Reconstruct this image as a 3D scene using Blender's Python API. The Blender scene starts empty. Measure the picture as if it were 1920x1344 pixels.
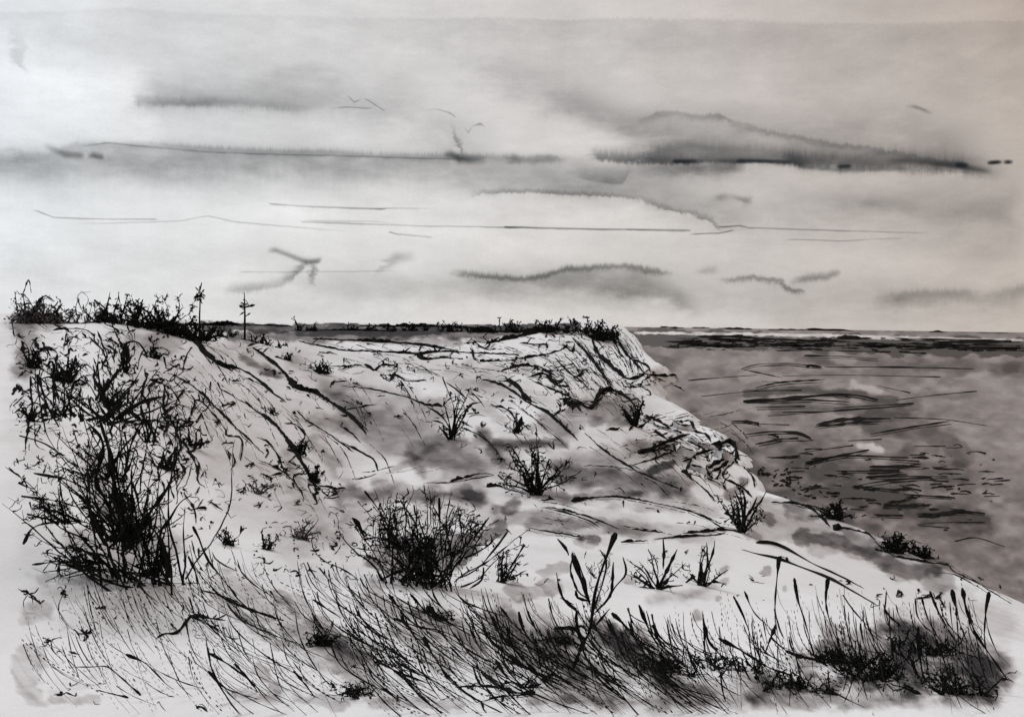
import bpy, math, random
import numpy as np
from mathutils import Vector, Matrix
from mathutils.bvhtree import BVHTree
random.seed(7); RNG = np.random.default_rng(7)
S = bpy.context.scene; COL = S.collection
R = math.radians
# ------------------------------------------------------------------ camera
EYE = np.array([0.0, 0.0, 12.0]); F = 35/36*1920
cam = bpy.data.cameras.new('camera'); cam.lens = 35; cam.sensor_width = 36
cam.clip_start = .05; cam.clip_end = 90000
camo = bpy.data.objects.new('camera', cam); COL.objects.link(camo); S.camera = camo
ROT = Matrix.Rotation(R(90-1.92), 3, 'X') @ Matrix.Rotation(R(.8), 3, 'Z')
camo.matrix_world = Matrix.Translation(EYE) @ ROT.to_4x4()
RM = np.array(ROT)
def ray(px, py):
    px = np.asarray(px, float); py = np.asarray(py, float)
    v = np.stack([(px-960)/F, -(py-672)/F, -np.ones_like(px)], -1)
    return v @ RM.T
def at(px, py, Y):                       # the point seen at (px,py) at forward distance Y
    r = ray(px, py); return EYE + r*(np.asarray(Y)/r[..., 1])[..., None]
def project(P):
    v = (P-EYE) @ RM
    d = np.maximum(-v[..., 2], 1e-3)
    return 960+F*v[..., 0]/d, 672-F*v[..., 1]/d
# ------------------------------------------------------------------ noise
def vnoise(x, y, seed=0):
    xi = np.floor(x).astype(np.int64); yi = np.floor(y).astype(np.int64)
    fx = x-xi; fy = y-yi; fx = fx*fx*(3-2*fx); fy = fy*fy*(3-2*fy)
    def h(a, b):
        n = (a*374761393 + b*668265263 + seed*982451653) & 0x7fffffff
        n = ((n ^ (n >> 13))*1274126177) & 0x7fffffff
        return ((n ^ (n >> 16)) & 0xffff)/65535.0
    return (h(xi, yi)*(1-fx)+h(xi+1, yi)*fx)*(1-fy)+(h(xi, yi+1)*(1-fx)+h(xi+1, yi+1)*fx)*fy
def fbm(x, y, o=4, seed=0):
    t = 0; a = .5
    for k in range(o):
        t = t+a*(vnoise(x*2**k+k*17, y*2**k+k*31, seed+k)-.5); a *= .55
    return t
def sstep(a, b, x):
    t = np.clip((x-a)/(b-a), 0, 1); return t*t*(3-2*t)
# ------------------------------------------------------------------ materials
def new_mat(name):
    m = bpy.data.materials.new(name); m.use_nodes = True
    nt = m.node_tree; return m, nt, nt.nodes['Principled BSDF']
def ink_mat(name, c1, c2, rough=.9, scale=30, spec=.0):
    m, nt, b = new_mat(name)
    n = nt.nodes.new('ShaderNodeTexNoise'); n.inputs['Scale'].default_value = scale; n.inputs['Detail'].default_value = 4
    tc = nt.nodes.new('ShaderNodeTexCoord'); nt.links.new(tc.outputs['Object'], n.inputs['Vector'])
    r = nt.nodes.new('ShaderNodeValToRGB'); r.color_ramp.elements[0].position = .35; r.color_ramp.elements[1].position = .7
    r.color_ramp.elements[0].color = (*c1, 1); r.color_ramp.elements[1].color = (*c2, 1)
    nt.links.new(n.outputs['Fac'], r.inputs['Fac']); nt.links.new(r.outputs['Color'], b.inputs['Base Color'])
    b.inputs['Roughness'].default_value = rough; b.inputs['Specular IOR Level'].default_value = spec
    return m
INK = ink_mat('dark_stem', (.008, .009, .008), (.022, .022, .021))
INK2 = ink_mat('weathered_stem', (.02, .02, .021), (.075, .072, .072), scale=14)
THIN = ink_mat('dry_stem', (.03, .03, .031), (.12, .115, .115), scale=9)
LEAF = ink_mat('grey_foliage', (.07, .068, .07), (.26, .25, .25), scale=5)
DARKLEAF = ink_mat('dark_foliage', (.012, .013, .012), (.06, .058, .058), scale=6)
WET = ink_mat('wet_ripple', (.01, .009, .009), (.03, .027, .026), scale=2, rough=.7)
# ------------------------------------------------------------------ objects
def tag(o, label=None, cat=None, group=None, kind=None):
    for k, v in (('label', label), ('category', cat), ('group', group), ('kind', kind)):
        if v: o[k] = v
    return o
def empty(name, loc, label, cat, group=None):
    o = bpy.data.objects.new(name, None); COL.objects.link(o); o.location = loc; o.empty_display_size = .2
    return tag(o, label, cat, group)
class MB:
    def __init__(s): s.v = []; s.f = []; s.n = 0
    def add(s, V, Fc): s.v.append(np.asarray(V, float)); s.f.extend([tuple(i+s.n for i in f) for f in Fc]); s.n += len(V)
    def tube(s, P, rad, sides=4, flat=1.0):
        P = np.asarray(P, float); n = len(P)
        if n < 2: return
        T = np.gradient(P, axis=0); T /= np.linalg.norm(T, axis=1)[:, None]+1e-9
        ref = np.array([0.05, 1, .1]); A = np.cross(T, ref); l = np.linalg.norm(A, axis=1)
        A[l < 1e-3] = (1, 0, 0); A /= np.linalg.norm(A, axis=1)[:, None]
        B = np.cross(A, T)
        ang = np.arange(sides)*2*math.pi/sides
        V = P[:, None]+rad[:, None, None]*(A[:, None]*np.cos(ang)[None, :, None]+B[:, None]*np.sin(ang)[None, :, None]*flat)
        fs = []
        for i in range(n-1):
            for j in range(sides):
                k = (j+1) % sides
                fs.append((i*sides+j, i*sides+k, (i+1)*sides+k, (i+1)*sides+j))
        fs.append(tuple(range(sides))); fs.append(tuple(range((n-1)*sides, n*sides))[::-1])
        s.add(V.reshape(-1, 3), fs)
    def leaf(s, c, d, w):                # a small folded leaf: two triangles with a crease
        c = np.asarray(c); d = np.asarray(d, float)
        side = np.cross(d, RNG.normal(size=3)); side = side/(np.linalg.norm(side)+1e-9)*w
        up = np.cross(side, d); up = up/(np.linalg.norm(up)+1e-9)*w*.5
        s.add([c, c+d*.5+side+up, c+d, c+d*.5-side+up], [(0, 1, 2), (0, 2, 3)])
    def build(s, name, mat, parent=None, smooth=False):
        if not s.v: return None
        V = np.concatenate(s.v); me = bpy.data.meshes.new(name)
        if parent is not None: V = V-np.array(parent.location)
        me.from_pydata(V.tolist(), [], s.f); me.materials.append(mat); me.update()
        if smooth: me.polygons.foreach_set('use_smooth', [True]*len(me.polygons))
        o = bpy.data.objects.new(name, me); COL.objects.link(o)
        if parent is not None: o.parent = parent
        return o
def smooth_path(P, step=1.0, n=None):
    P = np.asarray(P, float)
    if len(P) == 2: P = np.array([P[0], (P[0]*2+P[1])/3, (P[0]+2*P[1])/3, P[1]])
    Q = np.vstack([2*P[0]-P[1], P, 2*P[-1]-P[-2]]); out = []
    for i in range(1, len(Q)-2):
        L = np.linalg.norm((Q[i+1]-Q[i])[:2]); m = n or max(2, int(L/step))
        t = np.linspace(0, 1, m, endpoint=False)[:, None]
        out.append(.5*(2*Q[i]+(Q[i+1]-Q[i-1])*t+(2*Q[i-1]-5*Q[i]+4*Q[i+1]-Q[i+2])*t*t+(3*Q[i]-Q[i-1]-3*Q[i+1]+Q[i+2])*t**3))
    out.append(Q[-2][None]); return np.vstack(out)
def press(n, w, kind='mid'):             # how a stem thickens and thins along its length
    t = np.linspace(0, 1, n)
    nz = np.array([.75+.5*v for v in RNG.random(max(3, n//3+2))])
    nz = np.interp(t*(len(nz)-1), np.arange(len(nz)), nz)
    if kind == 'head': p = .30+.55*np.exp(-t*6)+.15*(1-t)
    elif kind == 'tail': p = .30+.55*np.exp(-(1-t)*6)+.15*t
    elif kind == 'taper': p = .95-.75*t
    else: p = .36+.5*np.sin(math.pi*np.clip(t, .04, .96))
    if n > 4: nz = nz*(1+.35*np.sin(RNG.uniform(0, 6)+t*RNG.uniform(8, 30)))
    ends = np.minimum(1, np.minimum(np.arange(n)+.45, n-.55-np.arange(n)+.2)); p = p*np.clip(ends, .35, 1)
    return np.maximum(p*nz*w*.5, .32)
# ------------------------------------------------------------------ terrain
CTL = [  # px, py, distance
 (-60,1344,4.3),(960,1344,4.6),(1980,1344,5.0),(-60,1500,3.3),(960,1500,3.4),(1980,1500,3.6),
 (-60,1220,6.0),(400,1220,6.4),(960,1230,6.6),(1500,1250,6.8),(1980,1270,7.0),
 (100,1100,8),(500,1100,8.6),(900,1110,9.6),(1200,1130,11),(1500,1150,12),(1900,1200,16),
 (-60,1000,9),(100,1000,9.5),(400,1000,11.5),(600,1000,15),(960,1000,19),(1200,1010,22),(1380,1000,30),(1500,1060,26),(1500,1000,42),
 (1880,1125,43),(1700,1040,52),(1560,965,63),(1750,1110,34),
 (-60,900,11.5),(100,900,12),(400,900,18),(600,900,28),(800,900,33),(960,900,36),(1200,900,41),(1300,900,50),(1400,930,66),
 (-60,800,16),(100,800,17),(400,800,28),(600,800,50),(800,800,58),(960,800,62),(1200,800,76),(1290,795,120),(1380,860,88),
 (100,720,26),(-60,720,25),(250,720,30),(400,720,45),(600,720,92),(800,720,100),(960,720,110),(1100,720,135),(1200,735,150),
 (100,650,50),(-60,650,48),(300,650,60),(400,660,75),(600,672,140),(800,675,155),(960,678,165),(1080,670,200),
 (-60,606,80),(100,606,80),(250,612,84),(400,624,120),(500,640,190),(700,645,210),(960,645,225),(1080,640,245),(1150,650,258),
 (550,617,270),(800,616,275),(1000,614,278),(1130,612,275),(250,598,140),(400,606,270),(-60,594,140),(1200,640,265)]
# anchor heights outside what the pixels pin down: (angle, distance, z)
ANC = [(-.75,5,10.2),(-.75,12,10.3),(-.75,40,11.2),(-.75,100,12.2),(-.6,300,12.3),(-.3,400,12.2),(0,400,12.2),(.15,400,12.0),(.75,6,9.8),(.75,14,8),(.75,30,3),
       (0,1.5,10.35),(-.75,1.5,10.35),(.75,1.5,10.2),(0,2.5,10.33),(.3,300,9),(.3,120,3),(-.6,700,12.3),(.1,700,12.0)]
pts = []; zs = []
for px, py, Y in CTL:
    p = at(px, py, Y); pts.append((math.atan2(p[0], p[1])*2.2, math.log(math.hypot(p[0], p[1])))); zs.append(p[2])
for a, r, z in ANC: pts.append((a*2.2, math.log(r))); zs.append(z)
pts = np.array(pts); zs = np.array(zs)
def phi(d): return np.sqrt(d*d+.02)
N = len(pts); A = phi(np.linalg.norm(pts[:, None]-pts[None], axis=2))-np.eye(N)*.004
Pm = np.c_[np.ones(N), pts]; M = np.block([[A, Pm], [Pm.T, np.zeros((3, 3))]])
sol = np.linalg.solve(M, np.r_[zs, 0, 0, 0])
def rbf(q):
    out = np.zeros(len(q))
    for i in range(0, len(q), 20000):
        c = q[i:i+20000]; d = phi(np.linalg.norm(c[:, None]-pts[None], axis=2))
        out[i:i+20000] = d @ sol[:N]+sol[N]+c @ sol[N+1:]
    return out
COAST_Y = [-400,-50,0,20,43.5,55,64,71,80,88,104,118,132,150,179,200,224,254,275,300,325,360,420,700,2000]
COAST_X = [60,32,27,24,22.3,21.3,20.6,18.6,20.3,21.2,23.2,22.8,24.2,23.5,26,29,34.8,35.2,34.5,30,18,-10,-60,-320,-1500]
COAST_W = [9,9,9,9,8,6,5,4,5,5,5,5,6,7,7,6,6,5,5,5,9,9,9,9,9]
def height(X, Y):
    r = np.maximum(np.hypot(X, Y), .4); a = np.arctan2(X, Y)
    q = np.c_[np.clip(a, -.85, .85)*2.2, np.log(np.clip(r, 1.2, 800))]
    z = rbf(q); back = sstep(.85, 2.0, np.abs(a)); z = z*(1-back)+10.4*back
    z = np.maximum(z, .5)
    k = .05+np.minimum(r, 120)*.006                                    # hummocks
    z = z+k*fbm(X/(1.2+r*.05), Y/(1.2+r*.05), 3, 5)*np.minimum(1, r/5)
    cx = np.interp(Y, COAST_Y, COAST_X); w = np.interp(Y, COAST_Y, COAST_W)
    cx = cx+fbm(X*.09, Y*.09, 4, 3)*1.6+(np.floor(fbm(X*.11, Y*.09, 3, 8)*9)/9)*3.5*sstep(76, 84, Y)
    m = sstep(-.75, .3, (cx-X)/w)
    return -2.0+(z+2.0)*m
th = np.concatenate([np.linspace(-math.pi, -.60, 60, endpoint=False), np.linspace(-.60, .60, 640), np.linspace(.60, math.pi, 60)[1:]])
lr = np.concatenate([np.linspace(math.log(.01), math.log(4), 34, endpoint=False), np.linspace(math.log(4), math.log(330), 520), np.linspace(math.log(330), math.log(2500), 40)[1:]])
TH, LR = np.meshgrid(th, lr); X = (np.exp(LR)*np.sin(TH)).ravel(); Y = (np.exp(LR)*np.cos(TH)).ravel()
Z = height(X, Y); GV = np.c_[X, Y, Z]
nr, nc = TH.shape
i = np.arange(nr-1)[:, None]*nc+np.arange(nc-1)[None]
GF = np.stack([i, i+1, i+nc+1, i+nc], -1).reshape(-1, 4)
keep = (Z[GF].max(axis=1) > -1.99); GF = GF[keep]
def grid_mesh(name, V, Fq, mat, centre_pt=None, extra=None):
    me = bpy.data.meshes.new(name); nv = len(V)
    me.vertices.add(nv); me.vertices.foreach_set('co', V.astype(np.float32).ravel())
    nf = len(Fq); me.loops.add(nf*4); me.loops.foreach_set('vertex_index', Fq[:, ::-1].astype(np.int32).ravel())
    me.polygons.add(nf); me.polygons.foreach_set('loop_start', np.arange(0, nf*4, 4, dtype=np.int32))
    me.polygons.foreach_set('use_smooth', np.ones(nf, bool))
    me.materials.append(mat); me.update(calc_edges=True); me.validate()
    o = bpy.data.objects.new(name, me); COL.objects.link(o); return o
def attr(o, name, val):
    a = o.data.attributes.new(name, 'FLOAT', 'POINT'); a.data.foreach_set('value', val.astype(np.float32))
BVH = BVHTree.FromPolygons(GV.tolist(), GF.tolist())
def hit(px, py, sea=False):
    r = ray(px, py); d = r/np.linalg.norm(r)
    if not sea:
        loc, nrm, _, dist = BVH.ray_cast(Vector(EYE), Vector(d), 3000)
        if loc is not None and loc.z > -.05: return np.array(loc)
        if loc is None and py < 640:
            return at(px, py, 275)
    d2 = d.copy(); d2[2] = min(d2[2], -.00035)
    return EYE+d2*((EYE[2]-.0)/-d2[2])
def ground_z(x, y): return float(height(np.array([x]), np.array([y]))[0])
# ---- region shorthands: coordinates read from 3x enlargements
def rg(ox, oy): return lambda *p: [(ox+x/3, oy+y/3) for x, y in p]
R1, R2, R3, R4, R5, R6 = rg(0, 520), rg(640, 560), rg(1280, 560), rg(0, 920), rg(640, 920), rg(1280, 920)
# ---- patches of darker growth, damp sand, bare soil and one painted rock shadow
def wash_field(px, py, items, warp=9):
    wx = px+warp*2.2*fbm(px/46, py/30, 4, 11)+2.5*fbm(px/5, py/9, 2, 15); wy = py+warp*1.8*fbm(px/50, py/26, 4, 21)+3*fbm(px/4, py/16, 2, 25)
    D = np.zeros_like(px)
    for poly, r, soft, amt in items:
        d = np.full_like(px, 1e9); P = poly if len(poly) > 1 else [poly[0], (poly[0][0]+.1, poly[0][1])]
        x0 = min(p[0] for p in P)-r-soft-30; x1 = max(p[0] for p in P)+r+soft+30
        y0 = min(p[1] for p in P)-r-soft-30; y1 = max(p[1] for p in P)+r+soft+30
        s = np.where((px > x0) & (px < x1) & (py > y0) & (py < y1))[0]
        if not len(s): continue
        k_ = min(1., max(.12, r/16)); dd = np.full(len(s), 1e9); qx = px[s]+(wx[s]-px[s])*k_; qy = py[s]+(wy[s]-py[s])*k_
        for (ax, ay), (bx, by) in zip(P[:-1], P[1:]):
            L = (bx-ax)**2+(by-ay)**2+1e-6; t = np.clip(((qx-ax)*(bx-ax)+(qy-ay)*(by-ay))/L, 0, 1)
            dd = np.minimum(dd, np.hypot(qx-ax-t*(bx-ax), qy-ay-t*(by-ay)))
        kx = r*1.5+6; sd = int(abs(P[0][0]*7+P[0][1]*13)) % 9973
        dd = dd+(r*1.15+3*k_)*fbm(qx/kx, qy/(kx*.6), 4, sd)*1.5
        m = 1-sstep(r-soft*.75, r+soft*.6, dd)
        edge = np.exp(-((dd-r+1)/1.8)**2)*.3*(soft < 14)                 # drying edge
        a = amt*m*(1+.9*fbm(qx/26, qy/13, 4, 44)+.5*fbm(qx/(2*kx), qy/kx, 2, sd+3))+abs(amt)*edge*.55*(amt > 0)
        if P[0][1] > 1100: a = a*(1+1.5*fbm((qx-qy*.9)/15, (qx+qy)/80, 3, 77))
        D[s] = D[s]+a*(1-np.clip(D[s], 0, 1)*.55) if amt > 0 else D[s]*(1+a)
    return np.clip(D, 0, 1)
LAND = [
 ([(300,690),(520,860),(640,960)],110,80,.13),([(420,650),(900,700)],30,30,.16),([(700,760),(1000,900),(1250,900)],90,60,.13),([(1050,700),(1200,760)],40,40,.1),([(60,640),(60,1000)],60,60,.10),([(260,660),(420,860),(560,1000)],60,40,.10),([(500,1050),(1300,1060)],60,40,.07),
 ([(385,612),(560,616),(1080,613)],8,3,.8),([(430,628),(560,632),(960,626)],9,8,.65),([(560,624),(700,626),(820,624)],5,3,.8),([(680,638),(860,644)],7,8,.35),([(1020,625),(1110,622)],4,3,.5),
 ([(30,600),(45,640),(38,690)],20,20,.5),([(60,600),(110,606)],16,10,.35),([(280,612),(350,620)],9,8,.8),([(255,640),(320,640)],18,12,.25),
 ([(455,672),(520,706)],8,10,.62),([(560,690),(640,740)],22,30,.28),([(610,735),(690,775)],12,22,.4),
 ([(640,740),(820,770)],30,34,.26),([(660,780),(780,840)],40,30,.26),([(560,780),(640,800)],14,16,.35),([(590,830),(640,880)],22,22,.34),([(540,850),(560,900)],10,14,.3),([(700,900),(790,860)],7,8,.3),
 ([(770,850),(790,885)],9,12,.4),([(700,800),(860,860),(960,880)],40,26,.2),([(1040,870),(1260,930)],30,16,.2),([(1000,985),(1330,1000)],14,8,.2),([(860,700),(940,760)],26,20,.16),([(560,930),(640,1020)],30,24,.16),([(830,845),(890,880)],32,26,.4),([(905,815),(930,850),(940,870)],12,16,.7),([(925,835),(1060,832)],8,12,.75),([(1000,800),(1080,790)],16,16,.25),
 ([(920,700),(1000,740),(1060,800)],22,20,.22),([(960,680),(985,690)],14,6,.25),([(1080,765),(1170,765)],24,12,.42),([(1110,790),(1180,790)],10,10,.4),  # strongest patch here is a rock shadow painted into the ground colour
 ([(640,930),(720,920),(800,930),(900,925)],16,18,.6),([(870,915),(900,940)],12,10,.5),([(660,965),(900,960)],30,24,.22),
 ([(1060,895),(1180,900),(1270,915)],20,18,.48),([(1080,932),(1200,925)],6,12,.6),([(1060,880),(1250,850)],26,20,.2),
 ([(940,965),(1060,975),(1200,980)],20,16,.34),([(960,950)],14,10,.5),([(1000,920),(1060,935)],12,14,.45),
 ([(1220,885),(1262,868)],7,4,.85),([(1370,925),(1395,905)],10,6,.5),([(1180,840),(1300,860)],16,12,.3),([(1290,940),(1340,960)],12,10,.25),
 ([(1092,1015),(1112,1015)],11,4,.5),([(1089,1013)],5,4,.85),([(960,1110),(1030,1105)],18,5,.28),([(1020,1075),(1060,1065)],10,5,.25),([(1180,1085)],9,4,.3),
 ([(1220,1128),(1290,1118),(1340,1100)],10,5,.32),([(1310,1155)],12,3,.3),([(1345,1121)],5,3,.3),([(1358,1068)],8,3,.3),([(1438,1070)],9,3,.32),([(1360,1090)],7,3,.26),([(1470,1104)],5,3,.25),
 ([(1430,965),(1445,975)],10,5,.4),([(1480,960),(1530,965)],15,8,.42),([(1500,1005),(1560,1010),(1640,1040),(1700,1075),(1760,1068)],13,8,.5),([(1600,1010),(1640,1020)],16,8,.3),([(1420,1010),(1400,1000)],8,5,.3),
 ([(1440,975),(1560,1000),(1680,1060),(1760,1085)],34,12,.30),([(1760,1100),(1880,1180)],30,20,.14),
 ([(430,1090),(560,1180)],26,18,.22),([(400,1115),(520,1210)],12,6,.3),([(520,1110),(640,1200)],14,6,.32),([(560,1200),(700,1280)],34,20,.28),
 ([(640,1222),(695,1222)],13,10,.6),([(600,1190),(660,1230)],22,14,.4),([(480,1250),(520,1290)],9,5,.3),([(440,1300),(520,1310)],9,5,.35),
 ([(750,1140),(830,1160)],14,6,.5),([(700,1120),(830,1240)],26,14,.28),([(800,1150),(930,1250)],24,12,.42),([(860,1180),(900,1210)],13,8,.5),
 ([(930,1160),(1000,1240)],24,8,.5),([(960,1180),(1060,1260)],40,20,.55),([(1040,1200),(1120,1290)],36,24,.6),([(1050,1190),(1080,1200)],10,8,.7),
 ([(1130,1195),(1190,1230),(1240,1270)],26,12,.9),([(1150,1190),(1200,1210)],12,8,.9),([(1190,1180),(1260,1240)],12,8,.6),([(1240,1270),(1310,1300)],22,18,.75),
 ([(1330,1290),(1440,1270)],18,16,.5),([(1420,1290),(1560,1290)],22,12,.8),([(1500,1240),(1560,1230)],22,10,.5),([(1560,1210),(1700,1240)],30,14,.65),
 ([(1690,1180),(1760,1190),(1850,1250)],34,14,.85),([(1700,1240),(1850,1270)],40,18,.9),([(1600,1270),(1720,1290)],24,12,.8),([(1640,1185),(1680,1180)],14,6,.4),
 ([(1000,1312),(1200,1318),(1500,1316),(1860,1312)],12,6,.5),([(700,1320),(860,1318)],10,5,.22),([(560,1305),(640,1318)],14,6,.22),([(720,1310),(740,1306)],6,6,.5),
 ([(60,1150),(80,1145)],22,16,.28),([(50,1240),(60,1300)],26,8,.2),([(100,1310),(180,1312)],8,5,.22),([(80,1090)],14,6,.18),
 ([(180,900),(240,980),(290,1030)],40,40,.35),([(150,1010),(230,1060)],30,30,.3),([(210,960),(250,1010)],16,16,.5),([(740,1040),(860,1040)],34,12,.5),([(770,1030),(800,1060)],16,12,.75),([(880,1020),(940,990)],14,6,.5),
 ([(1135,1165),(1150,1172)],8,5,.2),([(1060,960),(1350,975)],9,6,-.5),([(1040,1010),(1180,1045)],9,7,-.6),([(640,885),(760,900)],9,7,-.6),([(940,765),(1000,790)],8,5,-.6)]
SEAW = [
 ([(1150,640),(1400,650),(1960,665)],900,10,.56),([(1160,634),(1500,642),(1960,655)],15,8,1.1),([(1190,624),(1500,628),(1960,640)],3,2,-.85),
 ([(1180,660),(1260,680)],14,14,.3),([(1200,690),(1280,700)],12,14,-.15),([(1500,672),(1900,690)],12,14,.3),
 ([(1400,738),(1500,732),(1610,740),(1680,752)],7,7,.7),([(1450,765),(1600,765),(1720,765)],12,10,.4),([(1480,745),(1560,752)],6,5,-.3),
 ([(1390,712),(1490,706)],7,6,-.25),([(1560,672),(1600,678)],6,5,-.35),([(1600,723),(1650,735)],8,5,-.5),
 ([(1640,790),(1740,810),(1800,850)],24,10,.35),([(1820,830),(1870,860)],30,24,-.12),([(1850,700),(1960,900)],30,40,-.15),
 ([(1400,860),(1440,930)],22,18,.45),([(1300,780),(1380,830)],12,12,.3),([(1430,840),(1560,880)],40,30,.25),
 ([(1500,880),(1640,900),(1800,900)],34,28,.35),([(1660,890),(1700,850)],14,14,.45),([(1610,835),(1650,842)],6,4,-.75),([(1640,865),(1700,870)],7,6,-.25),
 ([(1450,930),(1560,930)],18,14,.35),([(1600,940),(1760,960),(1840,985)],30,24,.6),([(1640,930),(1700,945)],12,12,.6),([(1540,985),(1640,990)],14,14,.35),
 ([(1740,1010),(1880,1060)],30,10,.15),([(1860,690),(1960,690)],10,8,.35)]
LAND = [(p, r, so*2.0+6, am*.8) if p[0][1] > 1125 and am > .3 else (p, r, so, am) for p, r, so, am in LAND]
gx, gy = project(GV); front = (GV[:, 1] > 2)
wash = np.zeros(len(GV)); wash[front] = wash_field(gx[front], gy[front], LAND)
# ---- ground material
def ground_mat():
    m, nt, b = new_mat('pale_sand_growth_shade'); L = nt.links.new; nd = nt.nodes.new
    a = nd('ShaderNodeAttribute'); a.attribute_name = 'growth_shade'
    tc = nd('ShaderNodeTexCoord')
    n = nd('ShaderNodeTexNoise'); n.inputs['Scale'].default_value = .55; n.inputs['Detail'].default_value = 8; n.inputs['Roughness'].default_value = .62; L(tc.outputs['Object'], n.inputs['Vector'])
    n2 = nd('ShaderNodeTexNoise'); n2.inputs['Scale'].default_value = 14; n2.inputs['Detail'].default_value = 6; n2.inputs['Roughness'].default_value = .7; L(tc.outputs['Object'], n2.inputs['Vector'])
    s = nd('ShaderNodeMath'); s.operation = 'SUBTRACT'; s.inputs[1].default_value = .5; L(n.outputs['Fac'], s.inputs[0])
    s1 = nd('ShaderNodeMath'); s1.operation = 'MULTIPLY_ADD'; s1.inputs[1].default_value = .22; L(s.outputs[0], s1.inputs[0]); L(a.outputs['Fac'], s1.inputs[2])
    s2 = nd('ShaderNodeMath'); s2.operation = 'SUBTRACT'; s2.inputs[1].default_value = .5; L(n2.outputs['Fac'], s2.inputs[0])
    s3 = nd('ShaderNodeMath'); s3.operation = 'MULTIPLY_ADD'; s3.inputs[1].default_value = .12; L(s2.outputs[0], s3.inputs[0]); L(s1.outputs[0], s3.inputs[2])
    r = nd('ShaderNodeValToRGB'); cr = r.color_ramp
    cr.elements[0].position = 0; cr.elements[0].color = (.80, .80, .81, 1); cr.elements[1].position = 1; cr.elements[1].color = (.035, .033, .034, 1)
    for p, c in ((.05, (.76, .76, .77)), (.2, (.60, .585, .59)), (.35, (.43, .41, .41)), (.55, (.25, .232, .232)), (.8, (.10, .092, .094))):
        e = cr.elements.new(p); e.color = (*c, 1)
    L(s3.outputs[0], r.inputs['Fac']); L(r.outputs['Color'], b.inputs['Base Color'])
    b.inputs['Roughness'].default_value = .95; b.inputs['Specular IOR Level'].default_value = .05
    bp = nd('ShaderNodeBump'); bp.inputs['Strength'].default_value = .25; bp.inputs['Distance'].default_value = .04; L(n2.outputs['Fac'], bp.inputs['Height']); L(bp.outputs['Normal'], b.inputs['Normal'])
    return m
ground = grid_mesh('ground', GV, GF, ground_mat()); tag(ground, kind='structure'); attr(ground, 'growth_shade', wash)
# ---- sea
st = np.concatenate([np.linspace(-math.pi, -.1, 50, endpoint=False), np.linspace(-.1, .6, 420), np.linspace(.6, math.pi, 50)[1:]])
sl = np.concatenate([np.linspace(math.log(5), math.log(38), 10, endpoint=False), np.linspace(math.log(38), math.log(3000), 460), np.linspace(math.log(3000), math.log(60000), 30)[1:]])
T2, L2 = np.meshgrid(st, sl); SV = np.c_[(np.exp(L2)*np.sin(T2)).ravel(), (np.exp(L2)*np.cos(T2)).ravel(), np.zeros(T2.size)]
r2, c2 = T2.shape; i = np.arange(r2-1)[:, None]*c2+np.arange(c2-1)[None]
SF = np.stack([i, i+1, i+c2+1, i+c2], -1).reshape(-1, 4)
def sea_mat():
    m, nt, b = new_mat('grey_sea_water'); L = nt.links.new; nd = nt.nodes.new
    a = nd('ShaderNodeAttribute'); a.attribute_name = 'tone'; tc = nd('ShaderNodeTexCoord')
    mp = nd('ShaderNodeMapping'); mp.inputs['Scale'].default_value = (.035, .12, 1); L(tc.outputs['Object'], mp.inputs['Vector'])
    n = nd('ShaderNodeTexNoise'); n.inputs['Scale'].default_value = 1.6; n.inputs['Detail'].default_value = 7; n.inputs['Roughness'].default_value = .6; L(mp.outputs[0], n.inputs['Vector'])
    s = nd('ShaderNodeMath'); s.operation = 'SUBTRACT'; s.inputs[1].default_value = .5; L(n.outputs['Fac'], s.inputs[0])
    s1 = nd('ShaderNodeMath'); s1.operation = 'MULTIPLY_ADD'; s1.inputs[1].default_value = .10; L(s.outputs[0], s1.inputs[0]); L(a.outputs['Fac'], s1.inputs[2])
    r = nd('ShaderNodeValToRGB'); cr = r.color_ramp
    cr.elements[0].position = 0; cr.elements[0].color = (.72, .70, .69, 1); cr.elements[1].position = 1; cr.elements[1].color = (.04, .035, .034, 1)
    for p, c in ((.2, (.52, .49, .48)), (.42, (.33, .295, .285)), (.65, (.18, .155, .15)), (.85, (.09, .078, .076))):
        e = cr.elements.new(p); e.color = (*c, 1)
    L(s1.outputs[0], r.inputs['Fac']); L(r.outputs['Color'], b.inputs['Base Color'])
    b.inputs['Roughness'].default_value = .55; b.inputs['Specular IOR Level'].default_value = .12
    mp2 = nd('ShaderNodeMapping'); mp2.inputs['Scale'].default_value = (.5, 1.6, 1); L(tc.outputs['Object'], mp2.inputs['Vector'])
    n2 = nd('ShaderNodeTexNoise'); n2.inputs['Scale'].default_value = 1.5; n2.inputs['Detail'].default_value = 5; L(mp2.outputs[0], n2.inputs['Vector'])
    bp = nd('ShaderNodeBump'); bp.inputs['Strength'].default_value = .3; bp.inputs['Distance'].default_value = .12; L(n2.outputs['Fac'], bp.inputs['Height']); L(bp.outputs['Normal'], b.inputs['Normal'])
    return m
sea = grid_mesh('sea', SV, SF, sea_mat()); tag(sea, kind='structure')
sx, sy = project(SV); fr = SV[:, 1] > 5; tone = np.full(len(SV), .5); tone[fr] = wash_field(sx[fr], sy[fr], SEAW, warp=5); attr(sea, 'tone', tone)

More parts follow.
